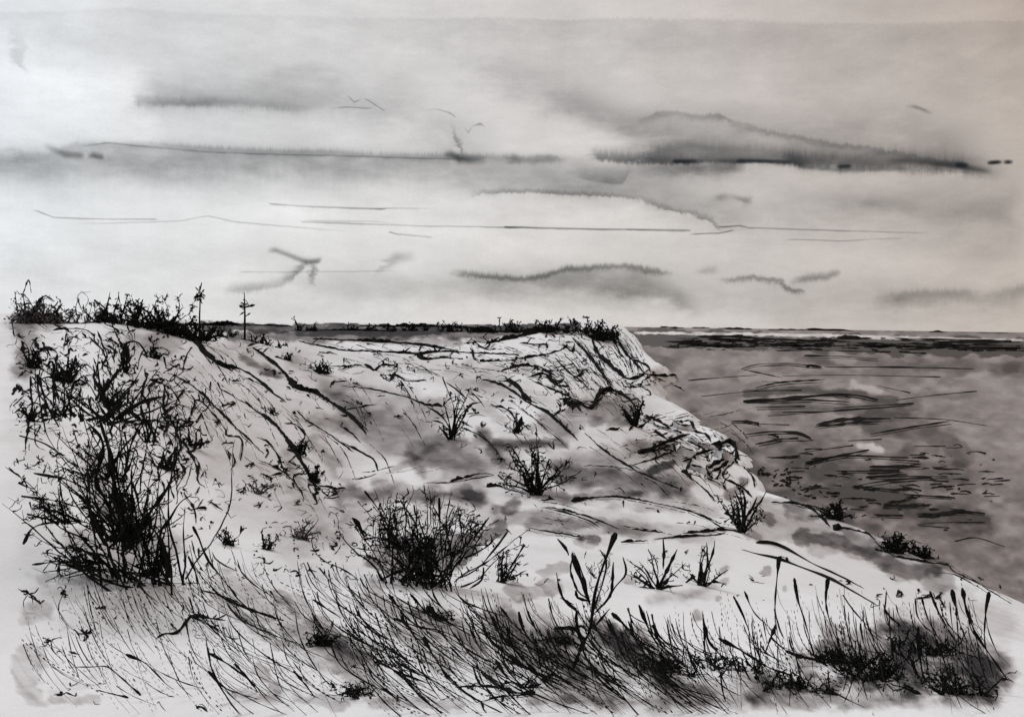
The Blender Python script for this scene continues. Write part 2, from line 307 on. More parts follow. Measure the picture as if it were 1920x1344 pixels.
# ------------------------------------------------------------------ stroke-like geometry
def ground_line(mb, pxs, w, kind='mid', dry=0, lift=.3, wob=.8, sea=False):
    P = smooth_path(pxs, 4.5); P = P+RNG.normal(size=P.shape)*.35
    P = P+np.c_[wob*fbm(P[:, 0]/9, P[:, 1]/9, 3, random.randint(0, 999)), wob*fbm(P[:, 1]/9, P[:, 0]/9, 3, random.randint(0, 999))]*1.6
    r = press(len(P), w*(1.3 if w > 2.6 else 1.1), kind)*RNG.uniform(.7, 1.3, len(P)); Q = np.array([hit(x, y, sea) for x, y in P])
    D = np.linalg.norm(Q-EYE, axis=1); s = D/F
    Q[:, 2] += r*s*lift; rr = r*s
    if w >= 3 and not sea and random.random() < .75 and not dry:         # a thin broken companion line beside each bold one
        o_ = random.choice([-1, 1])*random.uniform(2, 5); ground_line(mb, [(x+random.uniform(-3, 3), y+o_+random.uniform(-1.5, 1.5)) for x, y in pxs], random.uniform(1, 1.9), 'mid', dry=.35, wob=1.6)
    cut = [0]+[k+1 for k in range(len(Q)-1) if abs(D[k+1]-D[k]) > .16*D[k]+2.5]+[len(Q)]
    for a, b in zip(cut[:-1], cut[1:]):
        if b-a < 2: continue
        if dry and b-a > 3:
            k = a
            while k < b-1:
                e = min(b, k+random.randint(2, 4)); mb.tube(Q[k:e], rr[k:e]); k = e-1+(1 if random.random() < dry else 0)
        else: mb.tube(Q[a:b], rr[a:b])
def ribbon(mb, pxs, w):                   # a flat dark ripple lying on the water
    P = smooth_path(pxs, 8); r = press(len(P), w, random.choice(['mid', 'head', 'tail']))*1.05
    T = []; 
    for (x, y), h in zip(P, r):
        a = hit(x, y-h, True); b = hit(x, y+h, True); lim = 6000
        T += [a*[1, 1, 0]+[0, 0, .03+np.linalg.norm(a)*1e-5], b*[1, 1, 0]+[0, 0, .03+np.linalg.norm(b)*1e-5]]
    mb.add(T, [(2*k, 2*k+1, 2*k+3, 2*k+2) for k in range(len(P)-1)])
def stem(mb, pxs, w, Y, kind='mid', depth=.35, base=-1, wob=1.0, step=8):
    """a stem drawn by the points it passes, standing at distance Y, leaning out of the picture plane as it leaves its base"""
    P = smooth_path(pxs, step); n = len(P)
    P = P+np.c_[wob*1.5*fbm(P[:, 0]/8, P[:, 1]/8, 3, random.randint(0, 999)), wob*1.5*fbm(P[:, 1]/8, P[:, 0]/8, 3, random.randint(0, 999))]
    b = P[base]; d = np.linalg.norm(P-b, axis=1)*Y/F
    Q = at(P[:, 0], P[:, 1], Y+d*random.uniform(-depth, depth)); mb.tube(Q, press(n, w, kind)*Y/F)
def unit(v): return v/(np.linalg.norm(v)+1e-9)
def grow(mb_s, mb_t, mb_l, base, s, h, hw, n, a0, a1, r0=2.2, wig=.16, twigs=5, tl=16, blot=.35, up=.0, core=.1, leaves=0, lsz=4, minlen=.55, hook=.9, sub=2, depth=.8, tip=.6):
    """stems fanning from base; s is metres per picture unit, h and hw the height and half width"""
    for k in range(n):
        a = R(random.uniform(a0, a1)); dirv = unit(np.array([math.sin(a), random.uniform(-depth, depth)*.7, math.cos(a)]))
        L = 1/math.sqrt((math.sin(a)/hw)**2+(math.cos(a)/h)**2+1e-9)*random.uniform(minlen, 1.05)*s
        p = base+np.array([max(-2, min(2, random.gauss(0, 1)))*core*hw*s, max(-2, min(2, random.gauss(0, 1)))*core*hw*s, 0]); m = max(5, int(L/s/14)); m = min(m, 16)
        d = dirv.copy(); P = [p]
        for j in range(m):
            d = unit(d+RNG.normal(size=3)*wig*[1, .6, 1]+np.array([0, 0, up])); P.append(P[-1]+d*L/m)
        P = np.array(P); rr = np.linspace(r0*random.uniform(.5, 1.2), .45, len(P))*s
        rr = rr*np.array([random.uniform(.65, 1.35)*(1.9 if random.random() < blot*.25 else 1) for _ in P])
        mb_s.tube(P, rr)
        for q in range(twigs):
            t = random.random()**tip*(len(P)-1.01); i0 = int(t); o = P[i0]+(P[i0+1]-P[i0])*(t-i0)
            td = unit(d*.5+RNG.normal(size=3)*[1, .7, .8]); l = tl*s*random.uniform(.4, 1.3); W = [o]
            seg = random.randint(2, 4)
            for j in range(seg):
                td = unit(td+RNG.normal(size=3)*hook*[1, .7, 1]*.7); W.append(W[-1]+td*l/seg)
            w = random.uniform(.42, 1.0)*s
            W = np.array(W); wr = np.array([w*random.uniform(.6, 1.5) for _ in W])
            if random.random() < blot: wr[random.randrange(len(W))] *= random.uniform(1.8, 3.2)
            mb_t.tube(W, wr, 3)
            for _ in range(sub if random.random() < .5 else 0):
                o2 = W[random.randrange(len(W))]; mb_t.tube(np.array([o2, o2+unit(RNG.normal(size=3)*[1, .7, 1])*l*.4, o2+unit(RNG.normal(size=3))*l*.55]), np.array([w, w*.8, w*.4]), 3)
        for q in range(leaves):
            t = random.random()**1.3*.75; o = P[int(t*(len(P)-1))]+RNG.normal(size=3)*tl*.55*s
            mb_l.leaf(o, unit(RNG.normal(size=3))*lsz*s*random.uniform(.5, 1.4), lsz*.3*s*random.uniform(.6, 1.3))
def plant(name, label, cat, bx, by, h, hw, n, a0=-60, a1=60, group=None, strokes=(), strokew=.74, names=('stems', 'twig_mass', 'leaves'), mats=None, nodes=(), Y=None, sink=.0, **kw):
    b = hit(bx, by) if Y is None else at(bx, by, Y)
    b = np.array(b, float); gz = ground_z(b[0], b[1]); b[2] = gz if Y is not None else b[2]
    b[2] -= .01
    s = np.linalg.norm(b-EYE)/F; e = empty(name, b, label, cat, group); A_, B_, C_ = MB(), MB(), MB()
    grow(A_, B_, C_, b, s, h, hw, n, a0, a1, **kw)
    c_ = kw.get('core', .1)*hw*s*2.3; A_.tube(np.array([b-[c_, 0, -.01], b, b+[c_, 0, .01]]), np.array([.4, 1.2, .4])*s)
    for nx, ny, nh, nw, nn, na, nb in nodes: grow(A_, B_, C_, at(nx, ny, b[1]+random.uniform(-.1, .1)*nw*s), s, nh, nw, nn, na, nb, **kw)
    for w, k, pp in strokes: stem(A_, pp, w*strokew, b[1], k)
    mats = mats or (INK, INK, LEAF)
    A_.build(names[0], mats[0], e); B_.build(names[1], mats[1], e); C_.build(names[2], mats[2], e)  # second mesh holds the bare twigs
    return e, b, s
# ------------------------------------------------------------------ sky
W = bpy.data.worlds.new('World'); S.world = W; W.use_nodes = True; nt = W.node_tree; nt.nodes.clear()
def nd(t): return nt.nodes.new(t)
def L(a, b): nt.links.new(a, b)
def math_(op, a, b=None, c=None, clamp=False):
    n = nd('ShaderNodeMath'); n.operation = op; n.use_clamp = clamp
    for k, v in enumerate((a, b, c)):
        if v is None: continue
        if isinstance(v, (int, float)): n.inputs[k].default_value = v
        else: L(v, n.inputs[k])
    return n.outputs[0]
tc = nd('ShaderNodeTexCoord'); sep = nd('ShaderNodeSeparateXYZ'); L(tc.outputs['Generated'], sep.inputs[0])
az = math_('ARCTAN2', sep.outputs[0], sep.outputs[1]); el = math_('ARCSINE', sep.outputs[2])
def azel(px, py):
    r = ray(px, py); r = r/np.linalg.norm(r); return math.atan2(r[0], r[1]), math.asin(r[2])
PXR = 1/F                                 # radians per picture unit, near enough
A0, A1 = -.62, .62; E1 = .5
t_az = math_('MULTIPLY_ADD', az, 1/(A1-A0), -A0/(A1-A0))
def noise(sa, se, scale, detail=4, rough=.6, off=0):
    cb = nd('ShaderNodeCombineXYZ'); L(math_('MULTIPLY', az, sa), cb.inputs[0]); L(math_('MULTIPLY', el, se), cb.inputs[1]); cb.inputs[2].default_value = off
    n = nd('ShaderNodeTexNoise'); n.inputs['Scale'].default_value = scale; n.inputs['Detail'].default_value = detail; n.inputs['Roughness'].default_value = rough
    L(cb.outputs[0], n.inputs['Vector']); return math_('SUBTRACT', n.outputs['Fac'], .5)
n_big = noise(1, 2.6, 5, 5, .6)           # large soft warping
n_fringe = noise(80, 9, 2.6, 6, .85, 3)    # fine vertical fringes
n_mid = noise(2.2, 5, 7, 6, .65, 9)
warp = math_('ADD', math_('MULTIPLY', n_big, 26*PXR), math_('MULTIPLY', n_mid, 16*PXR))
warp_n = math_('ADD', math_('MULTIPLY', n_big, 9*PXR), math_('MULTIPLY', n_mid, 15*PXR))
el_n = math_('ADD', el, warp_n)
el_soft = math_('ADD', el, warp)
el_fr = math_('ADD', el_n, math_('MULTIPLY', n_fringe, 20*PXR))
el_softfr = math_('ADD', el_soft, math_('MULTIPLY', n_fringe, 7*PXR))
el_line = math_('ADD', el, math_('MULTIPLY', n_mid, 5*PXR))
t_soft = math_('ADD', t_az, math_('MULTIPLY', math_('ADD', n_mid, n_big), .035))
def fcurve(pts, src=None):                           # pts (t, v) in 0..1
    n = nd('ShaderNodeFloatCurve'); c = n.mapping.curves[0]; pts = sorted(pts)
    n.mapping.clip_max_x = .001; n.mapping.clip_max_y = .001; n.mapping.use_clip = False; n.mapping.extend = 'HORIZONTAL'
    c.points[0].location = pts[0]; c.points[1].location = pts[-1]
    for p in pts[1:-1]: c.points.new(*p)
    for p in c.points: p.handle_type = 'VECTOR'
    n.mapping.update(); L(src or t_az, n.inputs['Value']); return n.outputs[0]
def band(P, up, dn, mode='soft', power=2.0):
    """P: (px, py, strength) along the streak; up/dn: softness above and below, in picture units"""
    c = []; s = []
    for px, py, v in P:
        a, e = azel(px, py); t = (a-A0)/(A1-A0); c.append((t, e/E1)); s.append((t, v))
    first, last = P[0], P[-1]
    s.insert(0, (c[0][0]-.012, 0)) if first[2] > 0 else None
    s.append((c[-1][0]+.012, 0)) if last[2] > 0 else None
    s.insert(0, (s[0][0]-.015, 0)); s.append((s[-1][0]+.015, 0)); s.insert(0, (s[0][0]-.01, 0)); s.append((s[-1][0]+.01, 0))
    src = None if mode == 'line' else t_soft; cc = fcurve(c, src); ss = fcurve(s, src)
    e = {'soft': el_softfr, 'fr': el_fr, 'line': el_line, 'softfr': el_fr}[mode]
    d = math_('MULTIPLY_ADD', cc, -E1, e)
    q = math_('MAXIMUM', math_('MULTIPLY', d, 1/(up*PXR)), math_('MULTIPLY', d, -1/(dn*PXR)))
    g = math_('POWER', 2.718, math_('MULTIPLY', math_('POWER', q, power), -1))
    return math_('MULTIPLY', math_('MULTIPLY', g, math_('MAXIMUM', ss, 0)), math_('MULTIPLY_ADD', n_mid, 1.6, .6 if up < 2.2 else .95))
BANDS = [
 # broad grey cloud
 ([(240,190,0),(300,190,.07),(600,175,.08),(760,200,.12),(860,270,.14),(950,300,0)],50,50,'soft'),
 ([(0,310,.14),(300,305,.2),(600,305,.17),(850,320,.12),(1000,330,.0)],34,36,'soft'),
 ([(860,120,0),(960,150,.12),(1080,185,.20),(1180,240,.22),(1300,270,.1),(1400,280,0)],34,34,'soft'),
 ([(1100,265,0),(1250,255,.22),(1480,270,.2),(1700,285,.12),(1880,300,0)],50,30,'softfr'),
 ([(850,315,0),(950,320,.12),(1200,325,.22),(1350,320,.18),(1450,320,.05),(1500,320,0)],20,26,'soft'),
 ([(400,560,0),(620,545,.07),(900,535,.16),(1200,535,.20),(1350,550,.12),(1500,560,.1),(1900,570,.1)],34,34,'soft'),
 ([(1300,470,0),(1500,400,.04),(1900,420,.1)],90,60,'soft'),
 ([(20,490,.05),(200,490,.04),(420,500,0)],40,40,'soft'),
 ([(820,330,0),(1050,350,.05),(1250,370,.1),(1400,400,.1),(1600,380,.08),(1900,380,.1)],30,45,'soft'),
 ([(1500,200,0),(1560,215,.05),(1700,240,.12),(1780,270,.12),(1860,290,0)],40,30,'soft'),
 # streaks
 ([(225,178,0),(260,190,.26),(330,194,.30),(450,192,.22),(540,200,.12),(620,200,0)],9,6,'fr'),
 ([(225,170,0),(300,180,.14),(500,185,.14),(620,195,.08),(760,210,0)],34,22,'softfr'),
 ([(500,135,0),(580,134,.12),(620,138,.1),(660,150,0)],12,14,'soft'),
 ([(20,272,0),(50,292,.18),(90,292,.15),(150,272,.12),(300,275,.22),(450,283,.24),(600,286,.28),(700,293,.2),(840,294,.24),(1000,298,.2),(1120,300,.0)],6,9,'softfr'),
 ([(20,300,.12),(300,296,.16),(600,304,.2),(850,312,.08),(950,312,0)],14,30,'softfr'),
 ([(80,272,0),(100,282,.3),(120,290,.55),(150,293,.5),(160,293,0)],6,5,'line'),
 ([(162,295,0),(175,292,.5),(190,295,.4),(196,296,0)],6,4,'line'),
 ([(830,290,0),(846,290,.55),(860,298,.75),(895,300,.5),(915,300,0)],7,6,'line'),
 ([(845,262,0),(850,262,.3),(856,285,.4),(860,290,0)],20,9,'soft'),
 ([(940,295,0),(965,298,.35),(985,300,.1),(1030,298,.3),(1060,300,0)],7,7,'soft'),
 ([(1100,292,0),(1122,297,.5),(1200,301,.7),(1290,303,.8),(1400,302,.6),(1500,305,.3),(1530,305,0)],12,5,'softfr'),
 ([(1195,292,0),(1235,284,.42),(1290,277,.36),(1400,282,.36),(1490,290,.36),(1530,294,0)],11,16,'fr'),
 ([(1190,318,0),(1270,316,.35),(1370,314,.55),(1385,310,.2),(1392,308,0)],9,12,'soft'),
 ([(1470,303,0),(1500,304,.55),(1560,306,.8),(1700,308,.65),(1800,314,.6),(1850,320,.25),(1900,324,0)],20,10,'softfr'),
 ([(1484,306,0),(1500,312,.3),(1560,318,.4),(1660,318,.3),(1740,318,0)],5,4,'line'),
 ([(1640,300,0),(1700,302,.3),(1800,312,.5),(1845,320,.4),(1860,322,0)],5,4,'line'),
 ([(1190,232,0),(1215,222,.12),(1232,212,.22),(1300,220,.22),(1365,215,.25),(1380,228,.12),(1440,245,.2),(1560,265,.22),(1680,290,.26),(1800,306,.2),(1840,315,0)],4,9,'fr'),
 ([(1060,328,0),(1100,335,.22),(1150,344,.3),(1170,342,.2),(1178,325,.1),(1190,320,0)],16,3,'line'),
 ([(870,372,0),(900,362,.22),(960,360,.36),(1040,361,.38),(1120,364,.3),(1190,373,.22),(1240,386,.3),(1300,402,.26),(1335,414,.3),(1350,428,.2),(1360,432,0)],6,2.5,'fr'),
 ([(860,355,0),(960,345,.1),(1120,350,.16),(1240,370,.14),(1350,400,.12),(1420,420,0)],24,14,'softfr'),
 ([(840,508,.0),(870,513,.35),(930,517,.35),(990,524,.42),(1030,515,.45),(1060,505,.5),(1120,501,.5),(1180,502,.5),(1240,510,.4),(1262,512,0)],5,5,'fr'),
 ([(860,514,.0),(930,522,.14),(990,528,.16),(1060,510,.22),(1180,510,.2),(1262,520,0)],8,34,'softfr'),
 ([(1000,520,0),(1100,540,.1),(1200,545,.3),(1260,560,.3),(1300,580,.1),(1320,590,0)],18,14,'soft'),
 ([(1340,527,0),(1370,526,.3),(1420,519,.42),(1460,528,.4),(1480,540,.45),(1502,545,.5),(1508,545,0)],4,6,'fr'),
 ([(1480,528,0),(1510,522,.3),(1560,516,.35),(1572,515,0)],7,6,'fr'),
 ([(1300,512,0),(1320,508,.2),(1350,504,.15),(1362,502,0)],8,6,'soft'),
 ([(500,470,0),(516,469,.4),(530,474,.32),(560,486,.4),(575,492,.6),(596,490,.6),(604,486,0)],5,4,'line'),
 ([(420,545,0),(460,543,.25),(520,535,.22),(560,520,.3),(580,500,.4),(584,496,0)],11,5,'fr'),
 ([(584,495,0),(594,500,.4),(604,515,.28),(612,530,0)],8,8,'soft'),
 ([(715,505,0),(725,495,.22),(740,484,.28),(765,482,.1),(775,482,0)],9,9,'soft'),
 ([(1640,556,0),(1700,553,.26),(1770,551,.3),(1800,550,.25),(1830,560,.1),(1900,545,.2),(1930,535,.2)],8,16,'fr'),
 ([(1320,378,0),(1345,372,.25),(1360,372,.1),(1385,382,.35),(1395,378,.2),(1400,376,0)],6,7,'soft'),
 ([(1560,385,0),(1640,378,.14),(1700,382,.1),(1750,385,0)],12,14,'soft'),
 ([(1700,200,0),(1715,200,.3),(1738,209,.3),(1745,212,0)],3,3,'line'),
 ([(0,26,.04),(250,18,.05),(330,24,.04),(700,36,.05),(900,36,.07),(1010,38,.09),(1200,40,.09),(1400,42,.07),(1900,46,.08)],3,90,'softfr'),
 ([(0,120,.0),(20,110,.12),(36,125,.12),(44,130,0)],40,10,'soft'),
 # the thinnest dark wisps
 ([(945,425,0),(950,426,1.3),(975,426,1.0),(1020,428,.8),(1290,432,.75),(1293,432,0)],1.6,1.6,'line'),
 ([(1170,432,0),(1176,431,.7),(1240,433,.6),(1290,435,0)],1.2,1.2,'line'),
 ([(1295,440,0),(1300,439,.7),(1350,437,.6),(1372,432,.7),(1376,431,0)],1.3,1.3,'line'),
 ([(1345,424,0),(1350,425,.6),(1392,423,.7),(1400,427,.45),(1550,432,.55),(1600,434,.5),(1720,437,.25),(1740,437,0)],1.3,1.3,'line'),
 ([(1470,450,0),(1490,449,.4),(1530,450,.3),(1580,452,.4),(1680,447,.2),(1700,447,0)],1.2,1.2,'line'),
 ([(60,394,0),(72,396,.4),(100,408,.45),(200,411,.3),(290,411,.4),(296,412,0)],1.3,1.3,'line'),
 ([(140,418,0),(200,419,.25),(340,414,.2),(390,405,.3),(440,416,.3),(560,427,.3),(660,434,0)],1.2,1.2,'line'),
 ([(562,414,0),(566,417,.55),(640,418,.4),(780,424,.35),(950,426,.5)],1.3,1.3,'line'),
 ([(566,420,0),(572,414,.3),(700,415,.2),(760,422,0)],1.2,1.2,'line'),
 ([(728,436,0),(732,436,.8),(742,439,.5),(808,445,.3),(812,446,0)],1.5,1.5,'line'),
 ([(505,382,0),(510,383,.6),(560,387,.4),(700,391,.5),(716,392,.9),(724,391,.4),(820,391,0)],1.5,1.5,'line'),
 ([(150,274,0),(200,268,.4),(300,278,.35),(400,286,.3),(600,292,.5),(680,294,.4),(850,298,.35)],1.6,1.6,'line'),
 ([(620,203,0),(650,201,.4),(690,203,.3),(700,203,0)],1.3,1.3,'line'),
 ([(652,180,0),(654,182,.5),(664,192,.5),(680,186,.0),(690,188,.4),(718,206,.4),(722,208,0)],1.3,1.3,'line'),
 ([(795,206,0),(820,206,.4),(845,213,.5),(852,218,.4),(854,220,0)],1.3,1.3,'line'),
 ([(872,240,0),(878,250,.5),(886,236,.0),(900,232,.5),(906,234,.2),(908,236,0)],2,2,'line'),
 ([(1262,302,0),(1266,303,1.4),(1300,303,1.1),(1305,303,.2),(1380,303,.3),(1384,302,1.2),(1430,303,1.2),(1470,304,.9),(1490,304,0)],3,3,'line'),
 ([(1572,313,0),(1576,313,1.3),(1594,312,1),(1598,312,0)],3,3,'line'),
 ([(1795,309,0),(1798,309,1.2),(1812,310,1),(1814,310,0)],4,4,'line'),
 ([(1854,305,0),(1857,305,1.6),(1872,304,1.6),(1875,304,0),(1880,304,0),(1883,304,1.6),(1896,304,1.6),(1899,304,0)],2.6,2.6,'line'),
 ([(448,511,0),(455,510,.3),(520,510,.2),(700,508,.2),(760,508,0)],1.2,1.2,'line'),
]
def total(items, start=None):
    tot = start
    for b in items:
        v = band(*b); tot = v if tot is None else math_('ADD', tot, v)
    return tot
grain = math_('ADD', math_('ADD', math_('MULTIPLY', math_('MAXIMUM', n_big, -.25), .16), math_('ADD', math_('MULTIPLY', n_mid, .19), math_('MULTIPLY', n_fringe, .035))), math_('MULTIPLY', noise(1, 1, 420, 2, .6, 5), .06))
CUTS = [-1e4, 240, 335, 455, 1e4]         # layers of the sky, so that each direction evaluates only the streaks near it
def span(b):
    k = 2.7; m = 0 if b[3] == 'line' else 16
    return min(p[1] for p in b[0])-b[1]*k-m-18, max(p[1] for p in b[0])+b[2]*k+m+18
inside = [[] for _ in range(4)]; common = []
for b in BANDS:
    lo, hi = span(b); w = [j for j in range(4) if hi > CUTS[j] and lo < CUTS[j+1]]
    if len(w) == 1: inside[w[0]].append(b)
    else: common.append(b)
base_tot = total(common, grain)
# bright glow where the sun stands behind the cloud, upper left
def glow(px, py, rx, ry, amt):
    a, e = azel(px, py)
    u = math_('MULTIPLY', math_('SUBTRACT', az, a), 1/(rx*PXR)); v = math_('MULTIPLY', math_('SUBTRACT', el_soft, e), 1/(ry*PXR))
    q = math_('ADD', math_('MULTIPLY', u, u), math_('MULTIPLY', v, v)); return math_('MULTIPLY', math_('POWER', 2.718, math_('MULTIPLY', math_('POWER', q, 1.6), -1)), amt)
gl = math_('ADD', glow(115, 170, 95, 75, .13), math_('ADD', glow(700, 425, 480, 40, .06), glow(1180, 405, 170, 26, .10)))
# the veil: cool and bright on the left, warmer and duller to the upper right
ramp = nd('ShaderNodeValToRGB'); cr = ramp.color_ramp
side = math_('ADD', t_az, math_('MULTIPLY', math_('MULTIPLY', math_('SUBTRACT', el, .12), t_az), .55), clamp=True)
L(side, ramp.inputs['Fac'])
cr.elements[0].position = .1; cr.elements[0].color = (.80, .825, .855, 1); cr.elements[1].position = 1; cr.elements[1].color = (.43, .34, .285, 1)
for p, c in ((.25, (.73, .735, .74)), (.45, (.70, .68, .668)), (.6, (.64, .608, .585)), (.78, (.575, .52, .48)), (.9, (.52, .455, .405))):
    e = cr.elements.new(p); e.color = (*c, 1)
def layer(tot, g):
    trans = math_('POWER', 2.718, math_('MULTIPLY', math_('MAXIMUM', tot, -.1), -2.1))
    if g is not None: trans = math_('MULTIPLY', trans, math_('ADD', g, 1))
    mx = nd('ShaderNodeVectorMath'); mx.operation = 'SCALE'; L(ramp.outputs['Color'], mx.inputs[0]); L(trans, mx.inputs['Scale'])
    bg = nd('ShaderNodeBackground'); L(mx.outputs[0], bg.inputs['Color']); return bg.outputs[0]
def mixs(f, a, b):
    m = nd('ShaderNodeMixShader'); L(f, m.inputs[0]); L(a, m.inputs[1]); L(b, m.inputs[2]); return m.outputs[0]
el_cut = [azel(960, y)[1] for y in CUTS[1:4]]
lay = [layer(total(inside[j], base_tot), gl) for j in range(4)]
upper = mixs(math_('GREATER_THAN', el, el_cut[0]), lay[1], lay[0]); lower = mixs(math_('GREATER_THAN', el, el_cut[2]), lay[3], lay[2])
painted = mixs(math_('GREATER_THAN', el, el_cut[1]), lower, upper)
in_az = math_('LESS_THAN', math_('ABSOLUTE', az), .66); in_el = math_('MULTIPLY', math_('GREATER_THAN', el, -.03), math_('LESS_THAN', el, .48))
class _B: pass
bg1 = _B(); bg1.outputs = [mixs(math_('MULTIPLY', in_az, in_el), layer(math_('ADD', grain, .06), None), painted)]
SUN_AZ, SUN_EL = R(-32), R(42)
sky = nd('ShaderNodeTexSky'); sky.sky_type = 'NISHITA'; sky.sun_disc = False; sky.sun_elevation = SUN_EL; sky.sun_rotation = SUN_AZ
bg2 = nd('ShaderNodeBackground'); L(sky.outputs[0], bg2.inputs['Color']); bg2.inputs['Strength'].default_value = .08
mix = nd('ShaderNodeMixShader'); mix.inputs[0].default_value = .04; L(bg1.outputs[0], mix.inputs[1]); L(bg2.outputs[0], mix.inputs[2])
out = nd('ShaderNodeOutputWorld'); L(mix.outputs[0], out.inputs['Surface'])
sun = bpy.data.lights.new('sun', 'SUN'); sun.energy = 1.7; sun.angle = R(14); sun.color = (.96, .98, 1)
so = bpy.data.objects.new('sun', sun); COL.objects.link(so)
sd = Vector((math.sin(SUN_AZ)*math.cos(SUN_EL), math.cos(SUN_AZ)*math.cos(SUN_EL), math.sin(SUN_EL)))
so.rotation_euler = sd.to_track_quat('Z', 'Y').to_euler()
S.view_settings.view_transform = 'Standard'; S.view_settings.look = 'None'; S.view_settings.exposure = 0; S.view_settings.gamma = 1
W.cycles.sampling_method = 'NONE'
S.cycles.max_bounces = 3; S.cycles.diffuse_bounces = 2; S.cycles.glossy_bounces = 1; S.cycles.transmission_bounces = 0; S.cycles.volume_bounces = 0
# ------------------------------------------------------------------ things and growth
def single(mb, name, mat, label=None, cat=None, group=None, kind=None):
    V = np.concatenate(mb.v); c = V.mean(axis=0); c[2] = V[:, 2].min()
    mb.v = [v-c for v in mb.v]; o = mb.build(name, mat); o.location = c; return tag(o, label, cat, group, kind)
# ---- dark eroded turf edges that draw the dune and cliff slopes (terrain)
def edges(name, L_, dry=0, mat=INK):
    m = MB()
    for w, k, p in L_: ground_line(m, p, w*1.0, k, dry=dry)
    single(m, name, mat, kind='structure')
edges('dune_edge', [
 (7,'mid',R1((1030,270),(1100,340),(1180,440),(1240,500),(1340,515),(1440,570),(1520,640),(1610,705))),(9,'mid',R1((1060,320),(1130,400),(1200,470),(1300,525))),
 (4,'mid',R1((1040,280),(1090,350),(1150,440),(1190,490))),(5,'head',R1((1390,570),(1480,610),(1530,640))),
 (10,'mid',R1((1420,395),(1520,470),(1600,540),(1660,620),(1760,650),(1850,700),(1920,745),(1990,800),(2060,880))),(14,'mid',R1((1620,570),(1665,625),(1710,635))),
 (4,'head',R1((1395,390),(1440,375),(1500,375),(1535,400))),
 (9,'mid',R1((1380,700),(1430,745),(1520,810),(1590,880),(1650,970),(1700,1050),(1760,1150),(1790,1220))),(3,'mid',R1((1230,625),(1330,680),(1420,735))),
 (4,'mid',R1((1670,750),(1730,810),(1830,870),(1920,935),(1990,985))),(4,'mid',R1((1600,825),(1660,830),(1715,890),(1690,930))),
 (5,'mid',R1((940,535),(1050,590),(1150,670),(1230,750),(1330,850),(1400,915),(1480,990))),(4,'mid',R1((1125,690),(1200,770),(1270,860),(1270,890),(1340,900),(1365,940),(1350,1030))),
 (7,'head',R1((860,585),(930,610),(980,650),(1010,705))),(3.4,'mid',R1((940,480),(1000,510),(1060,520),(1085,500))),
 (4,'mid',R1((1440,900),(1510,930),(1560,1000),(1600,1100))),(4,'mid',R1((1455,1030),(1530,1060),(1610,1110),(1670,1170),(1710,1240))),
 (3.5,'head',R1((980,710),(1030,760),(1055,850))),(5,'mid',R1((945,870),(1020,920),(1070,990),(1105,1060),(1110,1115))),
 (5,'head',R1((295,300),(380,290),(470,295),(520,320),(535,345))),(4,'mid',R1((300,265),(370,295),(410,325))),(5,'tail',R1((410,335),(355,390))),
 (5,'head',R1((850,400),(910,395),(955,420))),(4,'mid',R1((585,380),(630,400),(660,430))),(5,'head',R1((1310,990),(1320,1040),(1300,1080))),
 (7,'mid',R1((800,262),(900,267),(1030,268),(1180,270),(1330,268),(1500,272),(1640,280))),(8,'mid',R1((880,300),(960,320),(1040,300))),(9,'mid',R1((830,275),(900,290),(1000,285))),
])
